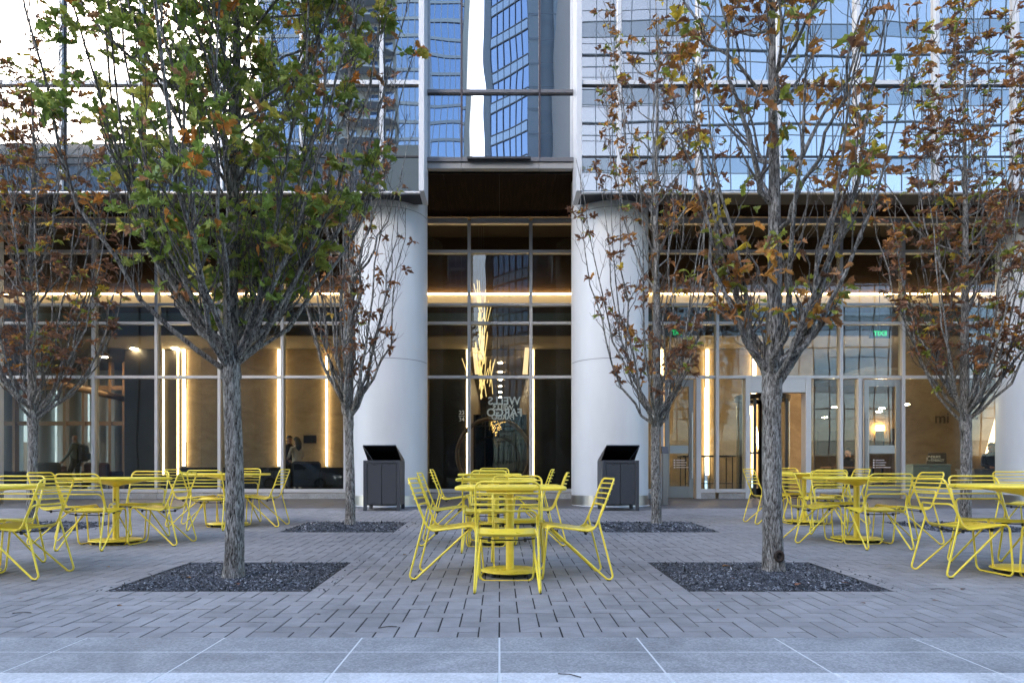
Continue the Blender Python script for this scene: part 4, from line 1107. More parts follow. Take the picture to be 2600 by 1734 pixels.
# ================================================================== slate chip beds
PL = ['dark slate chips round the front left tree', 'dark slate chips round the front right tree', 'dark slate chips round the tree by the left centre column',
      'dark slate chips round the tree by the right centre column', 'dark slate chips round the leftmost tree', 'dark slate chips round the rightmost tree', None, None]
rs4 = np.random.RandomState(11)
for k, (a, b_, c_, d_) in enumerate(pit_cells):
    xa, xb, ya, yb = a*U, b_*U, YC(c_), YC(d_)
    cnt = 15000 if k < 2 else 5000
    if k >= 6: cnt = 600
    sz = 1.0 if k < 2 else 1.6
    nxg, nyg = 30, 28
    gx, gy = np.meshgrid(np.linspace(xa, xb, nxg), np.linspace(ya, yb, nyg))
    def hump(x, y):
        u = np.clip(np.minimum(np.minimum(x-xa, xb-x), np.minimum(y-ya, yb-y))/0.25, 0, 1)
        return -0.010+0.028*u*u*(3-2*u)
    hz = SL*gy+hump(gx, gy)+rs4.normal(0, 0.003, gx.shape)-0.002
    base_v = np.stack([gx, gy, hz], -1).reshape(-1, 3)
    bf = [(j*nxg+i, j*nxg+i+1, (j+1)*nxg+i+1, (j+1)*nxg+i) for j in range(nyg-1) for i in range(nxg-1)]
    # spill a few chips past the edge
    x = xa+rs4.rand(cnt)*(xb-xa); y = ya+rs4.rand(cnt)*(yb-ya)
    ns = cnt//60; x[:ns] = xa-0.06+rs4.rand(ns)*(xb-xa+0.22); y[:ns] = ya-0.03+rs4.rand(ns)*(yb-ya+0.09)
    inside = (x > xa) & (x < xb) & (y > ya) & (y < yb)
    z = SL*y+np.where(inside, hump(x, y), 0.002)+rs4.rand(cnt)*0.006
    ln = (0.006+rs4.rand(cnt)**2*0.013)*sz; wd = ln*(0.35+0.4*rs4.rand(cnt)); th = ln*(0.14+0.22*rs4.rand(cnt))
    # octahedron-like chips
    T = np.array([[1, 0.2, 0], [-0.2, 1, 0.1], [-1, -0.15, 0], [0.25, -1, -0.1], [0.1, 0.1, 1], [0, 0, -1]])
    ang = rs4.rand(cnt)*6.283; tl = rs4.normal(0, 0.35, cnt)
    Pv = T[None]*np.stack([ln, wd, th], -1)[:, None, :]
    zz = Pv[..., 2]+Pv[..., 0]*np.tan(tl)[:, None]
    Xr = Pv[..., 0]*np.cos(ang)[:, None]-Pv[..., 1]*np.sin(ang)[:, None]; Yr = Pv[..., 0]*np.sin(ang)[:, None]+Pv[..., 1]*np.cos(ang)[:, None]
    CV = np.stack([Xr+x[:, None], Yr+y[:, None], zz+z[:, None]], -1).reshape(-1, 3)
    cf = np.array([(0, 1, 4), (1, 2, 4), (2, 3, 4), (3, 0, 4), (1, 0, 5), (2, 1, 5), (3, 2, 5), (0, 3, 5)])
    CF = (cf[None]+6*np.arange(cnt)[:, None, None]+len(base_v)).reshape(-1, 3)
    me = bpy.data.meshes.new('gravel'); me.from_pydata(np.vstack([base_v, CV]).tolist(), [], bf+CF.tolist()); me.materials.append(M_CHIP)
    tone = np.concatenate([np.full(len(base_v), 0.15), np.repeat(np.clip(rs4.rand(cnt)**1.6*0.93+(rs4.rand(cnt) > 0.985)*0.3, 0, 1), 6)])
    at = me.attributes.new('tone', 'FLOAT', 'POINT'); at.data.foreach_set('value', tone.astype(np.float32))
    o = link('gravel', me); tag(o, PL[k] or ('dark slate chips in the bed outside the left picture edge' if k == 6 else 'dark slate chips in the bed outside the right picture edge'), 'gravel', kind='stuff')

# ================================================================== oak trees
HALF = [(0.0, 0.012), (0.10, 0.02), (0.20, 0.13), (0.27, 0.085), (0.40, 0.23), (0.47, 0.13), (0.60, 0.30), (0.68, 0.17), (0.80, 0.24), (0.88, 0.10), (1.0, 0.0)]
def leaf_template(seg):
    H = HALF if seg else [HALF[i] for i in (0, 2, 4, 5, 6, 7, 10)]
    vs_ = [(x, 0, 0) for x, w_ in H]+[(x+0.06*(w_ > 0.15), w_, 0) for x, w_ in H]+[(x+0.06*(w_ > 0.15), -w_, 0) for x, w_ in H]
    n = len(H); fs_ = []
    for i in range(n-1): fs_ += [(i, i+1, n+i+1, n+i), (i+1, i, 2*n+i, 2*n+i+1)]
    return np.array(vs_, float), np.array(fs_)
def make_tree(seed, x, y, lb, H=6.5, fork=1.6, Rr=1.2, npri=22, nsec=7, ntw=4, tr=0.075, nleaf=1500, pal='green', lsize=0.105, lmin=1.7, lean=(0.0, 0.0), lod=True, twin=False, clus=6, lr=1.0, arch=0.8, prof=None, top=None, droop=0.5, lowbias=0.0):
    rt = random.Random(seed); g0 = gz(y)
    tree = thing('oak_tree', lb, 'tree', (x, y, g0), 0, 'upright oak trees on the plaza')
    trunk = MB(); twigs = MB(); tips = []
    def jit(s_): return Vector((rt.gauss(0, s_), rt.gauss(0, s_), rt.gauss(0, s_*0.5)))
    K = 30; ph = rt.uniform(0, 6)
    def axis(h): return Vector((lean[0]*h+0.018*math.sin(h*1.7+ph)*min(1, h), lean[1]*h+0.018*math.cos(h*1.3+ph)*min(1, h), h))
    def trad(h):
        if h < fork: return tr*(1.0-0.10*h/fork)+0.035*tr/0.075*math.exp(-max(h, 0)/0.09)*0.6
        f = (h-fork)/(H-fork); return max(0.006, tr*(0.86*(1-f)**1.0))
    hs = [-0.12]+[H*k/K for k in range(0, K+1)]
    hs = sorted(set(hs+[0.04, 0.09, 0.15, fork-0.12, fork-0.05, fork, fork+0.06]))
    n = 18; vs_ = []; bumps = [(rt.uniform(0, 6), rt.uniform(2, 6), rt.randint(2, 5)) for _ in range(4)]
    for h in hs:
        c_ = axis(h); r = trad(h)*(1.16 if abs(h-fork) < 0.08 else 1.0)
        for k in range(n):
            a = 2*math.pi*k/n
            q = r*(1+0.05*sum(math.sin(b_[0]+b_[1]*h+b_[2]*a) for b_ in bumps)/2+rt.gauss(0, 0.022))
            vs_.append((c_.x+q*math.cos(a), c_.y+q*math.sin(a), c_.z))
    fs_ = [(i*n+k, i*n+(k+1) % n, (i+1)*n+(k+1) % n, (i+1)*n+k) for i in range(len(hs)-1) for k in range(n)]
    trunk.add(vs_, fs_, 0, True)
    pf = prof or (lambda f: math.sin(math.pi*min(1, 0.18+0.62*f))**0.8)
    def branch(p0, p1, p2, r0, r1, npt, sides, mb, js):
        P = []
        for k in range(npt):
            t = k/(npt-1); q = p0*(1-t)**2+p1*2*t*(1-t)+p2*t*t
            if 0 < k: q = q+jit(js)
            P.append(q)
        mb.tube(P, [r0+(r1-r0)*(k/(npt-1))**0.8 for k in range(npt)], sides, cap=False)
        return P
    stems = []
    for i in range(npri):
        u = (i+rt.random())/npri
        h = fork+(H-fork)*(u**1.35)*0.80
        if i < npri*0.38: h = fork+rt.uniform(-0.03, 0.22)
        a = i*2.39996+rt.uniform(-0.5, 0.5)
        Lr = (H-h)*rt.uniform(0.50, 0.80); Lr = min(max(Lr, 0.7), 3.6)
        zt_ = h+Lr; f = min(1.0, (zt_-fork)/(H-fork))
        reach = Rr*pf(f)*rt.uniform(0.50, 1.0)
        dr = Vector((math.cos(a), math.sin(a), 0))
        p0 = axis(h)+dr*trad(h)*0.4
        p1 = p0+dr*reach*rt.uniform(arch-0.15, arch+0.15)+Vector((0, 0, Lr*rt.uniform(0.12, 0.28)))
        p2 = axis(min(H, zt_))+dr*reach; p2.z = zt_
        r0 = min(trad(h)*0.42, 0.007+0.0048*Lr)*rt.uniform(0.8, 1.15)*lr
        P = branch(p0, p1, p2, r0, 0.004, 11, 7, trunk, 0.024)
        stems.append((P, Lr, dr, r0))
    for (P, Lr, dr, r0) in stems+[([axis(fork+(H-fork)*k/10) for k in range(11)], H-fork, Vector((1, 0, 0)), tr*0.6)]:
        ns_ = max(3, int(nsec*Lr/1.8*rt.uniform(0.8, 1.2)))
        for j in range(ns_):
            t = rt.uniform(0.10, 0.97); ii = min(9, int(t*10)); fr = t*10-ii
            p = P[ii].lerp(P[ii+1], fr); T = (P[ii+1]-P[ii]).normalized()
            a = rt.uniform(0, 6.28); out = Vector((math.cos(a), math.sin(a), 0))
            d = (T*0.7+out*rt.uniform(0.3, 1.0)+dr*0.15+Vector((0, 0, 0.25))).normalized()
            L2 = rt.uniform(0.28, 0.75)*(0.55+0.45*(1-t))*min(1.15, Lr/2+0.3)
            e1 = p+d*L2*0.5; e2 = p+d*L2*0.55+Vector((0, 0, L2*0.52))+out*0.04
            rr = max(0.0035, r0*(1-t*0.8)*0.45)
            S = branch(p, e1, e2, rr, 0.0022, 6, 5, twigs, 0.015)
            tips.append((S[-1], (S[-1]-S[-2]).normalized()))
            for q in range(ntw):
                t2 = rt.uniform(0.2, 1.0); i2 = min(4, int(t2*5)); p3 = S[i2].lerp(S[i2+1], t2*5-i2)
                T2 = (S[i2+1]-S[i2]).normalized()
                a = rt.uniform(0, 6.28); o3 = Vector((math.cos(a), math.sin(a), rt.uniform(-0.2, 0.4)))
                d3 = (T2*0.6+o3*0.6+Vector((0, 0, 0.2))).normalized(); L3 = rt.uniform(0.07, 0.24)
                e = p3+d3*L3+Vector((0, 0, L3*0.2))
                W = branch(p3, p3+d3*L3*0.55, e, 0.0026, 0.0014, 4, 4, twigs, 0.006)
                tips.append((W[-1], (W[-1]-W[-2]).normalized())); tips.append((W[2], (W[2]-W[1]).normalized()))
    to = trunk.build('trunk', M_BARK, tree); tag(twigs.build('twigs', M_TWIG, tree), kind='stuff')
    # leaves in loose clusters on the twigs
    rl = np.random.RandomState(seed+50)
    cand = [i for i, (p, d) in enumerate(tips) if p.z > lmin and p.z < (top or 99)]
    rt.shuffle(cand)
    Pl = []; Dl = []; C = []
    palettes = {'green': [((0.230, 0.311, 0.061), 0.46), ((0.349, 0.390, 0.086), 0.34), ((0.568, 0.499, 0.102), 0.10), ((0.677, 0.280, 0.061), 0.05), ((0.437, 0.220, 0.102), 0.05)],
                'rust': [((0.360, 0.166, 0.067), 0.42), ((0.474, 0.199, 0.048), 0.20), ((0.568, 0.379, 0.066), 0.10), ((0.321, 0.330, 0.056), 0.16), ((0.246, 0.113, 0.063), 0.12)],
                'mixed': [((0.379, 0.175, 0.063), 0.34), ((0.511, 0.237, 0.048), 0.20), ((0.284, 0.314, 0.052), 0.24), ((0.606, 0.455, 0.056), 0.09), ((0.227, 0.113, 0.066), 0.13)],
                'dry': [((0.321, 0.142, 0.075), 0.50), ((0.417, 0.180, 0.067), 0.25), ((0.227, 0.105, 0.063), 0.20), ((0.284, 0.302, 0.056), 0.05)]}
    pl = palettes[pal]; wts = [w_ for _, w_ in pl]
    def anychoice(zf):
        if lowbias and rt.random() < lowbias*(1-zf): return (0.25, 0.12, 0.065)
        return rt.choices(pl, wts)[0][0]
    while len(Pl) < nleaf and cand:
        i = cand[len(C) % len(cand)] if len(C) < len(cand) else rt.choice(cand)
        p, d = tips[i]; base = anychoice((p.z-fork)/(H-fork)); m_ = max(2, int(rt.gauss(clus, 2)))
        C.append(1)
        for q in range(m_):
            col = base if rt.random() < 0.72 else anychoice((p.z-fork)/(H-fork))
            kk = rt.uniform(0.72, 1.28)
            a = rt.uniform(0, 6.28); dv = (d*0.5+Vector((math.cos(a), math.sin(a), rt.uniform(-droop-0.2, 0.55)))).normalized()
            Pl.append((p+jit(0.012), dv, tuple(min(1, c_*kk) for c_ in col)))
    tv, tf = leaf_template(lod); nv = len(tv); nl = len(Pl)
    pos_ = np.array([tuple(q[0]) for q in Pl]); dv = np.array([tuple(q[1]) for q in Pl]); cols = np.array([q[2] for q in Pl])
    rv_ = rl.normal(0, 1, (nl, 3)); rv_[:, 2] += 1.2
    side_ = np.cross(rv_, dv); side_ /= np.linalg.norm(side_, axis=1, keepdims=True)+1e-9
    nrm = np.cross(dv, side_)
    sz = lsize*(0.62+0.55*rl.rand(nl)); curl = rl.normal(0.22, 0.22, nl)+(0.15 if pal != 'green' else 0); fold = rl.normal(0.25, 0.25, nl)+(0.35*rl.rand(nl) if pal != 'green' else 0)
    wdt = (0.85+0.35*rl.rand(nl))*(1.0 if pal == 'green' else 0.85)
    X = tv[None, :, 0]; Yv = tv[None, :, 1]*wdt[:, None]
    Z = -curl[:, None]*X**2+fold[:, None]*np.abs(Yv)*1.6+0.05*np.sin(X*9+Yv*14+rl.rand(nl)[:, None]*6)
    W = pos_[:, None, :]+sz[:, None, None]*(X[..., None]*dv[:, None, :]+Yv[..., None]*side_[:, None, :]+Z[..., None]*nrm[:, None, :])
    FF = (tf[None]+nv*np.arange(nl)[:, None, None]).reshape(-1, 4)
    me = bpy.data.meshes.new('crown'); me.from_pydata(W.reshape(-1, 3).tolist(), [], FF.tolist()); me.materials.append(M_LEAF)
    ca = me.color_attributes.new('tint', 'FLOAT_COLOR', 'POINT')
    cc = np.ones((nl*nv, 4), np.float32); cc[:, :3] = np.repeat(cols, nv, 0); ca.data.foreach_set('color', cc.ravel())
    tag(link('crown', me, tree), kind='stuff')
    return tree
make_tree(21, -2.06, 5.29, 'front left oak, dense green crown just turning, nearest the viewer', H=6.6, fork=1.62, Rr=1.72, npri=56, nsec=9, ntw=5, tr=0.071, nleaf=10200, pal='green', lsize=0.10, lmin=1.95, clus=8)
make_tree(33, 2.255, 5.62, 'front right oak, nearly bare, with a wound low on its trunk', H=6.2, fork=1.50, Rr=1.28, npri=24, nsec=7, ntw=3, lr=1.55, arch=0.5, tr=0.080, nleaf=1350, pal='mixed', lsize=0.115, lmin=1.75, clus=5, droop=0.9)
make_tree(45, -2.07, 9.46, 'oak before the left centre column, bare grey branches and rust tips', H=7.3, fork=1.45, arch=0.6, lr=1.2, Rr=1.15, npri=32, nsec=6, ntw=3, tr=0.066, nleaf=1250, pal='rust', lsize=0.10, lmin=1.3, lod=False, clus=8, droop=0.9, lowbias=1.0)
make_tree(58, 2.215, 9.63, 'oak before the right centre column, brown and yellow leaves', H=7.9, fork=1.36, arch=0.7, Rr=1.2, npri=32, nsec=6, ntw=3, tr=0.068, nleaf=2700, pal='mixed', lsize=0.10, lmin=1.4, lod=False, clus=7, droop=0.9, lowbias=0.8)
make_tree(62, -6.58, 9.6, 'leftmost oak, cut by the picture edge, rust and yellow leaves', H=7.4, fork=1.45, Rr=1.35, npri=38, nsec=7, ntw=4, tr=0.066, nleaf=4600, pal='mixed', lsize=0.102, lmin=1.5, lod=False, clus=7, lowbias=0.9)
make_tree(79, 6.55, 9.6, 'rightmost oak, cut by the picture edge, dense brown and green leaves', H=7.8, fork=1.42, Rr=1.40, npri=40, nsec=7, ntw=4, tr=0.072, nleaf=6200, pal='mixed', lsize=0.102, lmin=1.45, lod=False, clus=7, lowbias=0.8)
# ================================================================== people
M_SKIN = mat('skin', (0.30, 0.15, 0.10), 0.55); M_HAIR = mat('dark_hair', (0.012, 0.009, 0.008), 0.6)
M_SHIRT = mat('grey_green_shirt', (0.17, 0.20, 0.19), 0.8); M_TROU = mat('dark_trousers', (0.022, 0.018, 0.018), 0.85); M_SHOE = mat('black_shoes', (0.01, 0.01, 0.01), 0.4)
M_BLKC = mat('black_cloth', (0.012, 0.012, 0.014), 0.85); M_WHC = mat('white_cloth', (0.42, 0.39, 0.36), 0.8); M_BAG = mat('black_nylon', (0.010, 0.010, 0.011), 0.7)
def person(lb, loc, rz, arms, legs, mats, scale=1.0, pel=0.95, hair='short', lean=0.0, head_turn=0.0):
    """local x = forward, y = left, z = up; arms/legs give elbow, wrist / knee, ankle for (left, right)"""
    t = thing('person', lb, 'person', loc, rz)
    J = []; E = []; RD = []; MT = []
    def v(p, r): J.append(Vector(p)); RD.append(r); return len(J)-1
    def e(a, b_, m): E.append((a, b_)); MT.append(m)
    d = pel-0.95
    top, bot, sleeve, fore = mats['top'], mats['bottom'], mats['top'], mats.get('fore', mats['top'])
    P = v((0, 0, 0.95+d), (0.125, 0.155)); W_ = v((0.01+lean*0.3, 0, 1.10+d), (0.11, 0.145)); Cst = v((0.02+lean*0.8, 0, 1.31+d), (0.12, 0.175))
    Nb = v((0.0+lean, 0, 1.46+d), (0.07, 0.085)); Nk = v((0.015+lean*1.1, 0, 1.53+d), 0.052 and (0.055, 0.052)); Hd = v((0.035+lean*1.2, 0, 1.635+d), (0.092, 0.078)); Cr = v((0.02+lean*1.2, 0, 1.725+d), (0.072, 0.066))
    nose = v((0.125+lean*1.2, head_turn*0.05, 1.625+d), (0.016, 0.016)); chin = v((0.085+lean*1.2, 0, 1.555+d), (0.035, 0.035))
    e(P, W_, top); e(W_, Cst, top); e(Cst, Nb, top); e(Nb, Nk, M_SKIN); e(Nk, Hd, M_SKIN); e(Hd, Cr, M_SKIN); e(Hd, nose, M_SKIN); e(Nk, chin, M_SKIN)
    for s_, (el, wr) in zip((1, -1), arms):
        sh = v((0.0+lean*0.9, s_*0.185, 1.405+d), (0.062, 0.062)); k = v((el[0], s_*el[1], el[2]+d), (0.046, 0.046)); w_ = v((wr[0], s_*wr[1], wr[2]+d), (0.030, 0.034))
        e(Cst, sh, top); e(sh, k, sleeve); e(k, w_, fore)
        dv = (J[w_]-J[k]).normalized(); sd = Vector((0, 1, 0)); up_ = dv.cross(sd)
        pm_ = v(J[w_]+dv*0.07, (0.020, 0.036)); e(w_, pm_, M_SKIN)
        for q, (o, ln) in enumerate(((-0.027, 0.062), (-0.009, 0.072), (0.009, 0.068), (0.026, 0.054))):
            f1 = v(J[pm_]+dv*ln*0.55+up_*o, (0.009, 0.009)); f2 = v(J[pm_]+dv*ln+up_*o-sd*s_*0.018, (0.008, 0.008)); e(pm_, f1, M_SKIN); e(f1, f2, M_SKIN)
        t1 = v(J[w_]+dv*0.045+up_*-0.045, (0.011, 0.011)); t2 = v(J[w_]+dv*0.075+up_*-0.055, (0.009, 0.009)); e(w_, t1, M_SKIN); e(t1, t2, M_SKIN)
    for s_, (kn, an, toe) in zip((1, -1), legs):
        hp = v((0, s_*0.092, 0.90+d), (0.092, 0.092)); k = v((kn[0], s_*kn[1], kn[2]), (0.062, 0.062)); a_ = v((an[0], s_*an[1], an[2]), (0.043, 0.043)); to = v((toe[0], s_*toe[1], toe[2]), (0.030, 0.042))
        e(P, hp, bot); e(hp, k, bot); e(k, a_, bot); e(a_, to, M_SHOE)
    me = bpy.data.meshes.new('body'); me.from_pydata([tuple(q) for q in J], E, [])
    ob = bpy.data.objects.new('tmp', me); COL.objects.link(ob)
    ob.modifiers.new('s', 'SKIN'); sk = me.skin_vertices[0].data
    for i, r in enumerate(RD): sk[i].radius = r if isinstance(r, tuple) else (r, r)
    sk[P].use_root = True
    ob.modifiers.new('u', 'SUBSURF').levels = 2
    dg = bpy.context.evaluated_depsgraph_get(); dg.update()
    m2 = bpy.data.meshes.new_from_object(ob.evaluated_get(dg)); bpy.data.objects.remove(ob)
    ml = []
    for m in MT:
        if m not in ml: ml.append(m)
    m2.materials.clear()
    for m in ml: m2.materials.append(m)
    for p in m2.polygons:
        c = p.center; best = 9; bi = 0
        for i, (a, b_) in enumerate(E):
            A, Bv = J[a], J[b_]; u = Bv-A; tt = max(0, min(1, (c-A).dot(u)/max(u.length_squared, 1e-9)))
            dd = (c-(A+u*tt)).length/max(0.02, RD[a][0]*(1-tt)+RD[b_][0]*tt)
            if dd < best: best, bi = dd, i
        p.material_index = ml.index(MT[bi]); p.use_smooth = True
    m2.transform(Matrix.Scale(scale, 4)); link('body', m2, t)
    # hair
    hx, hz_ = (0.02+lean*1.2), 1.665+d; hm = MB(); vs_ = []; fs_ = []
    NU, NV = 14, 8
    low = {'short': 0.52, 'bald': 0.40, 'long': 0.62}[hair]
    for j in range(NV+1):
        th = j/NV*math.pi*low
        for i in range(NU):
            a = 2*math.pi*i/NU; fr = math.cos(a)
            tt = th*(1-0.28*max(0, fr)) if hair != 'long' else th*(1-0.42*max(0, fr))
            vs_.append((hx+0.108*math.sin(tt)*fr, 0.090*math.sin(tt)*math.sin(a), hz_+0.10*math.cos(tt)))
    for j in range(NV):
        for i in range(NU): fs_.append((j*NU+i, (j+1)*NU+i, (j+1)*NU+(i+1) % NU, j*NU+(i+1) % NU))
    hm.add(vs_, fs_, 0, True)
    if hair == 'long':
        hm.tube([(hx-0.05, 0, hz_+0.02), (hx-0.10, 0, hz_-0.10), (hx-0.12, 0, hz_-0.26), (hx-0.10, 0, hz_-0.34)], [0.08, 0.10, 0.085, 0.03], 12)
    if hair != 'bald':
        h2 = hm.mesh('hair', M_HAIR); h2.transform(Matrix.Scale(scale, 4)); link('hair', h2, t)
    return t
stand = [((0.0, 0.10, 0.50), (-0.02, 0.10, 0.08), (0.13, 0.12, 0.035))]*2
seat_ = lambda z: [((0.42, 0.13, z-0.01), (0.40, 0.13, 0.08), (0.54, 0.14, 0.035))]*2
LF = FLZ
person('bald man in grey shirt and tie walking left behind the left window with a backpack', (wx(193, 21.0), 21.0, LF), math.pi,
       [((0.06, 0.25, 1.15), (0.27, 0.23, 0.93)), ((-0.08, 0.25, 1.14), (-0.02, 0.24, 0.90))],
       [((0.17, 0.09, 0.52), (0.24, 0.09, 0.10), (0.38, 0.10, 0.05)), ((0.02, 0.09, 0.50), (-0.24, 0.09, 0.17), (-0.13, 0.09, 0.05))],
       {'top': M_SHIRT, 'bottom': M_TROU}, 1.0, hair='bald')
bpk = thing('backpack', 'black backpack on the back of the walking man', 'backpack', (wx(193, 21.0)+0.14, 21.0, LF+0.92))
q = MB(); q.cbox(0.0, 0.20, -0.16, 0.16, 0.0, 0.50, 0.06); q.build('main_bag', M_BAG, bpk)
q = MB(); q.cbox(0.19, 0.27, -0.12, 0.12, 0.04, 0.26, 0.035); q.build('front_pocket', M_BAG, bpk)
for s_ in (-1, 1): MB().tube([(0.02, s_*0.10, 0.48), (-0.10, s_*0.13, 0.55), (-0.25, s_*0.13, 0.46), (-0.27, s_*0.14, 0.25), (-0.15, s_*0.17, 0.08), (0.02, s_*0.13, 0.05)], 0.014, 6).build('strap', M_BAG, bpk)
MB().tube([(0.10, -0.03, 0.49), (0.12, -0.03, 0.54), (0.12, 0.03, 0.54), (0.10, 0.03, 0.49)], 0.009, 6).build('grab_loop', M_BAG, bpk)
hb = thing('hand_case', 'small dark case with pale papers in the walking man\'s hand', 'case', (wx(193, 21.0)-0.33, 20.77, LF+0.55))
MB().cbox(-0.20, 0.18, -0.05, 0.05, 0.0, 0.22, 0.02).build('case_body', M_MARO, hb); MB().tube([(-0.06, 0, 0.21), (-0.05, 0, 0.27), (0.05, 0, 0.27), (0.06, 0, 0.21)], 0.009, 6).build('handle', M_BAG, hb)
person('woman in a white sleeveless top with long dark hair, seen from behind glass', (wx(754, 19.2), 19.2, LF), math.radians(140),
       [((0.08, 0.24, 1.13), (0.28, 0.16, 1.08)), ((0.06, 0.24, 1.13), (0.24, 0.15, 1.05))], stand, {'top': M_WHC, 'bottom': M_WHC, 'fore': M_SKIN}, 0.90, hair='long')
person('dark haired man in black facing the woman in white', (wx(731, 19.4), 19.5, LF), math.radians(-35),
       [((0.05, 0.25, 1.13), (0.24, 0.18, 1.05)), ((0.05, 0.25, 1.13), (0.2, 0.16, 1.0))], stand, {'top': M_BLKC, 'bottom': M_BLKC}, 0.93, hair='short')
person('guard in black suit and white collar sitting behind the beige desk', (wx(2516, 19.0), 19.0, LF), math.radians(-100),
       [((0.10, 0.26, 1.13), (0.34, 0.18, 1.08)), ((0.10, 0.26, 1.13), (0.34, 0.18, 1.08))], seat_(0.62), {'top': M_BLKC, 'bottom': M_TROU}, 1.0, pel=0.60, hair='short')
person('dim figure sitting behind the narrow window beside the right hand door', (wx(2155, 19.6), 19.6, LF), math.radians(-150),
       [((0.10, 0.26, 1.13), (0.34, 0.18, 1.05)), ((0.10, 0.26, 1.13), (0.34, 0.18, 1.05))], seat_(0.50), {'top': M_BLKC, 'bottom': M_TROU}, 0.98, pel=0.50, hair='short')
def stool(x, y, h, lb):
    t = thing('stool', lb, 'stool', (x, y, LF), 0, 'lobby stools')
    MB().lathe([(0.19, h-0.07), (0.20, h-0.03), (0.18, h)], 0, 0, 20).build('seat', M_BLKC, t)
    MB().lathe([(0.025, 0.02), (0.025, h-0.07)], 0, 0, 10).build('pole', M_DFRAME, t); MB().lathe([(0.22, 0.003), (0.21, 0.02)], 0, 0, 24).build('base', M_DFRAME, t)
stool(wx(2516, 19.0), 19.03, 0.50, 'black stool under the guard behind the beige desk'); stool(wx(2155, 19.6), 19.63, 0.40, 'black stool under the dim seated figure')
tb_ = thing('work_table', 'brown table in front of the dim seated figure behind the glass', 'table', (wx(2165, 18.9), 18.9, LF))
MB().cbox(-0.75, 0.75, -0.3, 0.3, 0.70, 0.74).build('top', M_TAN, tb_)
for x_ in (-0.68, 0.68):
    for y_ in (-0.24, 0.24): MB().cbox(x_-0.025, x_+0.025, y_-0.025, y_+0.025, 0.003, 0.70).build('leg', M_BRONZE, tb_)

# ================================================================== car waiting in the street, seen as a reflection
cr = thing('parked_car', 'white car in the street, seen mirrored in the lobby glass', 'car', (-11.5, -8.0, -0.075))
def slab(prof, y0, y1, m, nm, par, tuck=0.0):
    n = len(prof); vs_ = [(x, y0, z) for x, z in prof]+[(x, y1, z) for x, z in prof]
    if tuck: vs_ = [(x, y+(tuck if y < 0 else -tuck)*max(0, (z-0.95)/0.55), z) for x, y, z in vs_]
    return MB().add(vs_, [tuple(range(n)), tuple(range(2*n-1, n-1, -1))]+[(i, i+n, (i+1) % n+n, (i+1) % n) for i in range(n)]).build(nm, m, par)
M_CAR = mat('white_car_paint', (0.70, 0.70, 0.70), 0.25); M_CGLS = mat('dark_car_glass', (0.01, 0.012, 0.014), 0.05); M_TYRE = mat('tyre_rubber', (0.015, 0.015, 0.015), 0.8)
body = [(-2.25, 0.35), (-2.28, 0.75), (-2.15, 1.02), (-1.5, 1.05), (0.75, 1.02), (1.75, 0.92), (2.2, 0.75), (2.27, 0.45), (2.2, 0.28), (-2.15, 0.28)]
slab(body, -0.9, 0.9, M_CAR, 'body', cr)
roof = [(-1.75, 1.04), (-1.25, 1.48), (-0.9, 1.55), (0.05, 1.55), (0.35, 1.48), (1.0, 1.02)]
cab = slab(roof, -0.86, 0.86, M_CAR, 'cabin', cr, 0.16)
slab([(-1.5, 1.08), (-1.15, 1.43), (-0.45, 1.46), (-0.45, 1.08)], 0.70, 0.868, M_CGLS, 'side_window', cr, 0.13); slab([(-0.38, 1.08), (-0.38, 1.46), (0.2, 1.45), (0.78, 1.08)], 0.70, 0.868, M_CGLS, 'side_window', cr, 0.13)
for x_ in (-1.38, 1.42):
    for s_ in (-1, 1):
        wv_ = MB(); wv_.tube([(x_, s_*0.70, 0.33), (x_, s_*0.915, 0.33)], 0.33, 24); wo = wv_.build('wheel', M_TYRE, cr)
        MB().tube([(x_, s_*0.90, 0.33), (x_, s_*0.925, 0.33)], 0.21, 16).build('rim', M_STEEL, wo)
for s_ in (-1, 1): MB().cbox(2.05, 2.26, s_*0.72-0.15, s_*0.72+0.15, 0.62, 0.76, 0.02).build('headlight', mat('headlight', (0.8, 0.8, 0.8), 0.1, emit=(1, 0.95, 0.85), estr=1.0), cr)
MB().cbox(0.62, 0.80, 0.88, 1.06, 1.0, 1.12, 0.02).build('door_mirror', M_CAR, cr)

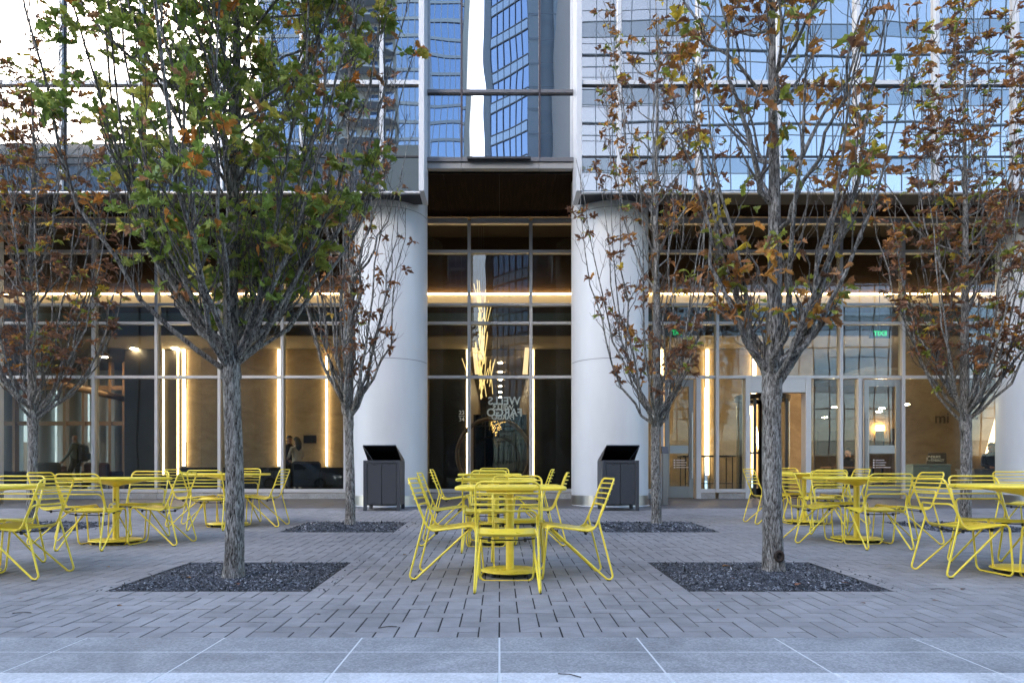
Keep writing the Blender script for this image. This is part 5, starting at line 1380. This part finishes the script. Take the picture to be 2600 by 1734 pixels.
# ================================================================== wound on the front right trunk, litter
rf = random.Random(99)
wd_ = bpy.data.objects['oak_tree.001']
kn = MB(); pts = [(0.030*math.cos(a*math.pi/8), 0, 0.038*math.sin(a*math.pi/8)) for a in range(16)]
kn.tube(pts, 0.013, 6, closed=True)
ko = kn.build('bark_wound', mat('dark_scar', (0.045, 0.034, 0.028), 0.95, spec=0.1), wd_, (0.012, -0.092, 0.145))
MB().lathe([(0.001, -0.004), (0.030, -0.002), (0.032, 0.004)], 0, 0, 12, cap=False).build('hollow', mat('dark_hollow', (0.008, 0.006, 0.005), 0.9), ko, (0, -0.004, 0), (math.radians(90), 0, 0))
tv, tf = leaf_template(True)
LCOL = [mat('dry_leaf_%d' % k, c, 0.7) for k, c in enumerate(((0.20, 0.075, 0.03), (0.12, 0.05, 0.025), (0.26, 0.13, 0.04)))]
lms = []
for k in range(3):
    v2 = [(x*0.085, y*0.085, 0.085*(0.10+0.25*abs(y)*(k+1)-0.10*x*x)) for x, y, z in tv.tolist()]
    lms.append(MB().add(v2, [tuple(f) for f in tf.tolist()]).mesh('fallen_leaf', LCOL[k]))
spots = [(0.55, 4.3), (-1.1, 4.1), (1.35, 4.25), (2.9, 4.5), (3.35, 4.9), (-2.4, 4.35), (-3.2, 4.6), (1.05, 5.9), (-0.9, 6.6), (3.0, 6.9), (2.35, 4.45), (-3.4, 5.9)]
for k, (x_, y_) in enumerate(spots):
    o = link('fallen_leaf', lms[k % 3], None, (x_, y_, gz(y_)+0.001), (0, 0, rf.uniform(0, 6.28))); o.scale = (rf.uniform(0.35, 0.6),)*3
    tag(o, 'small dry brown oak leaf lying on the grey pavers', 'leaf', 'fallen leaves on the pavers')
for k, (x_, y_) in enumerate([(-1.9, 5.0), (-2.35, 5.2), (1.75, 5.2), (2.5, 5.0), (1.95, 5.75), (2.2, 4.98), (-1.6, 5.5)]):
    o = link('fallen_leaf', lms[(k+1) % 3], None, (x_, y_, gz(y_)+0.024), (0, 0, rf.uniform(0, 6.28))); o.scale = (rf.uniform(0.6, 0.9),)*3
    tag(o, 'small dry oak leaf lying on the dark slate chips', 'leaf', 'fallen leaves on the slate chips')
for k, (x_, y_, a, lb) in enumerate([(-0.62, 3.80, 0.3, 'thin dark twig on the pavers near the front edge, left of centre'), (0.30, 2.90, -0.5, 'thin dark twig on the pale kerb near the bottom edge'), (-2.9, 4.15, 0.15, 'thin reddish twig on the pavers at the lower left'), (3.15, 4.9, 0.05, 'thin pale twig on the pavers at the right')]):
    z_ = GZ+0.004 if y_ < 3 else gz(y_)
    c_, s_ = math.cos(a), math.sin(a)
    o = MB().tube([(-0.055*c_, -0.055*s_, 0.004), (0, 0.008, 0.007), (0.05*c_, 0.05*s_, 0.004)], 0.0028, 5).build('twig', M_TWIG, None, (x_, y_, z_)); tag(o, lb, 'twig')
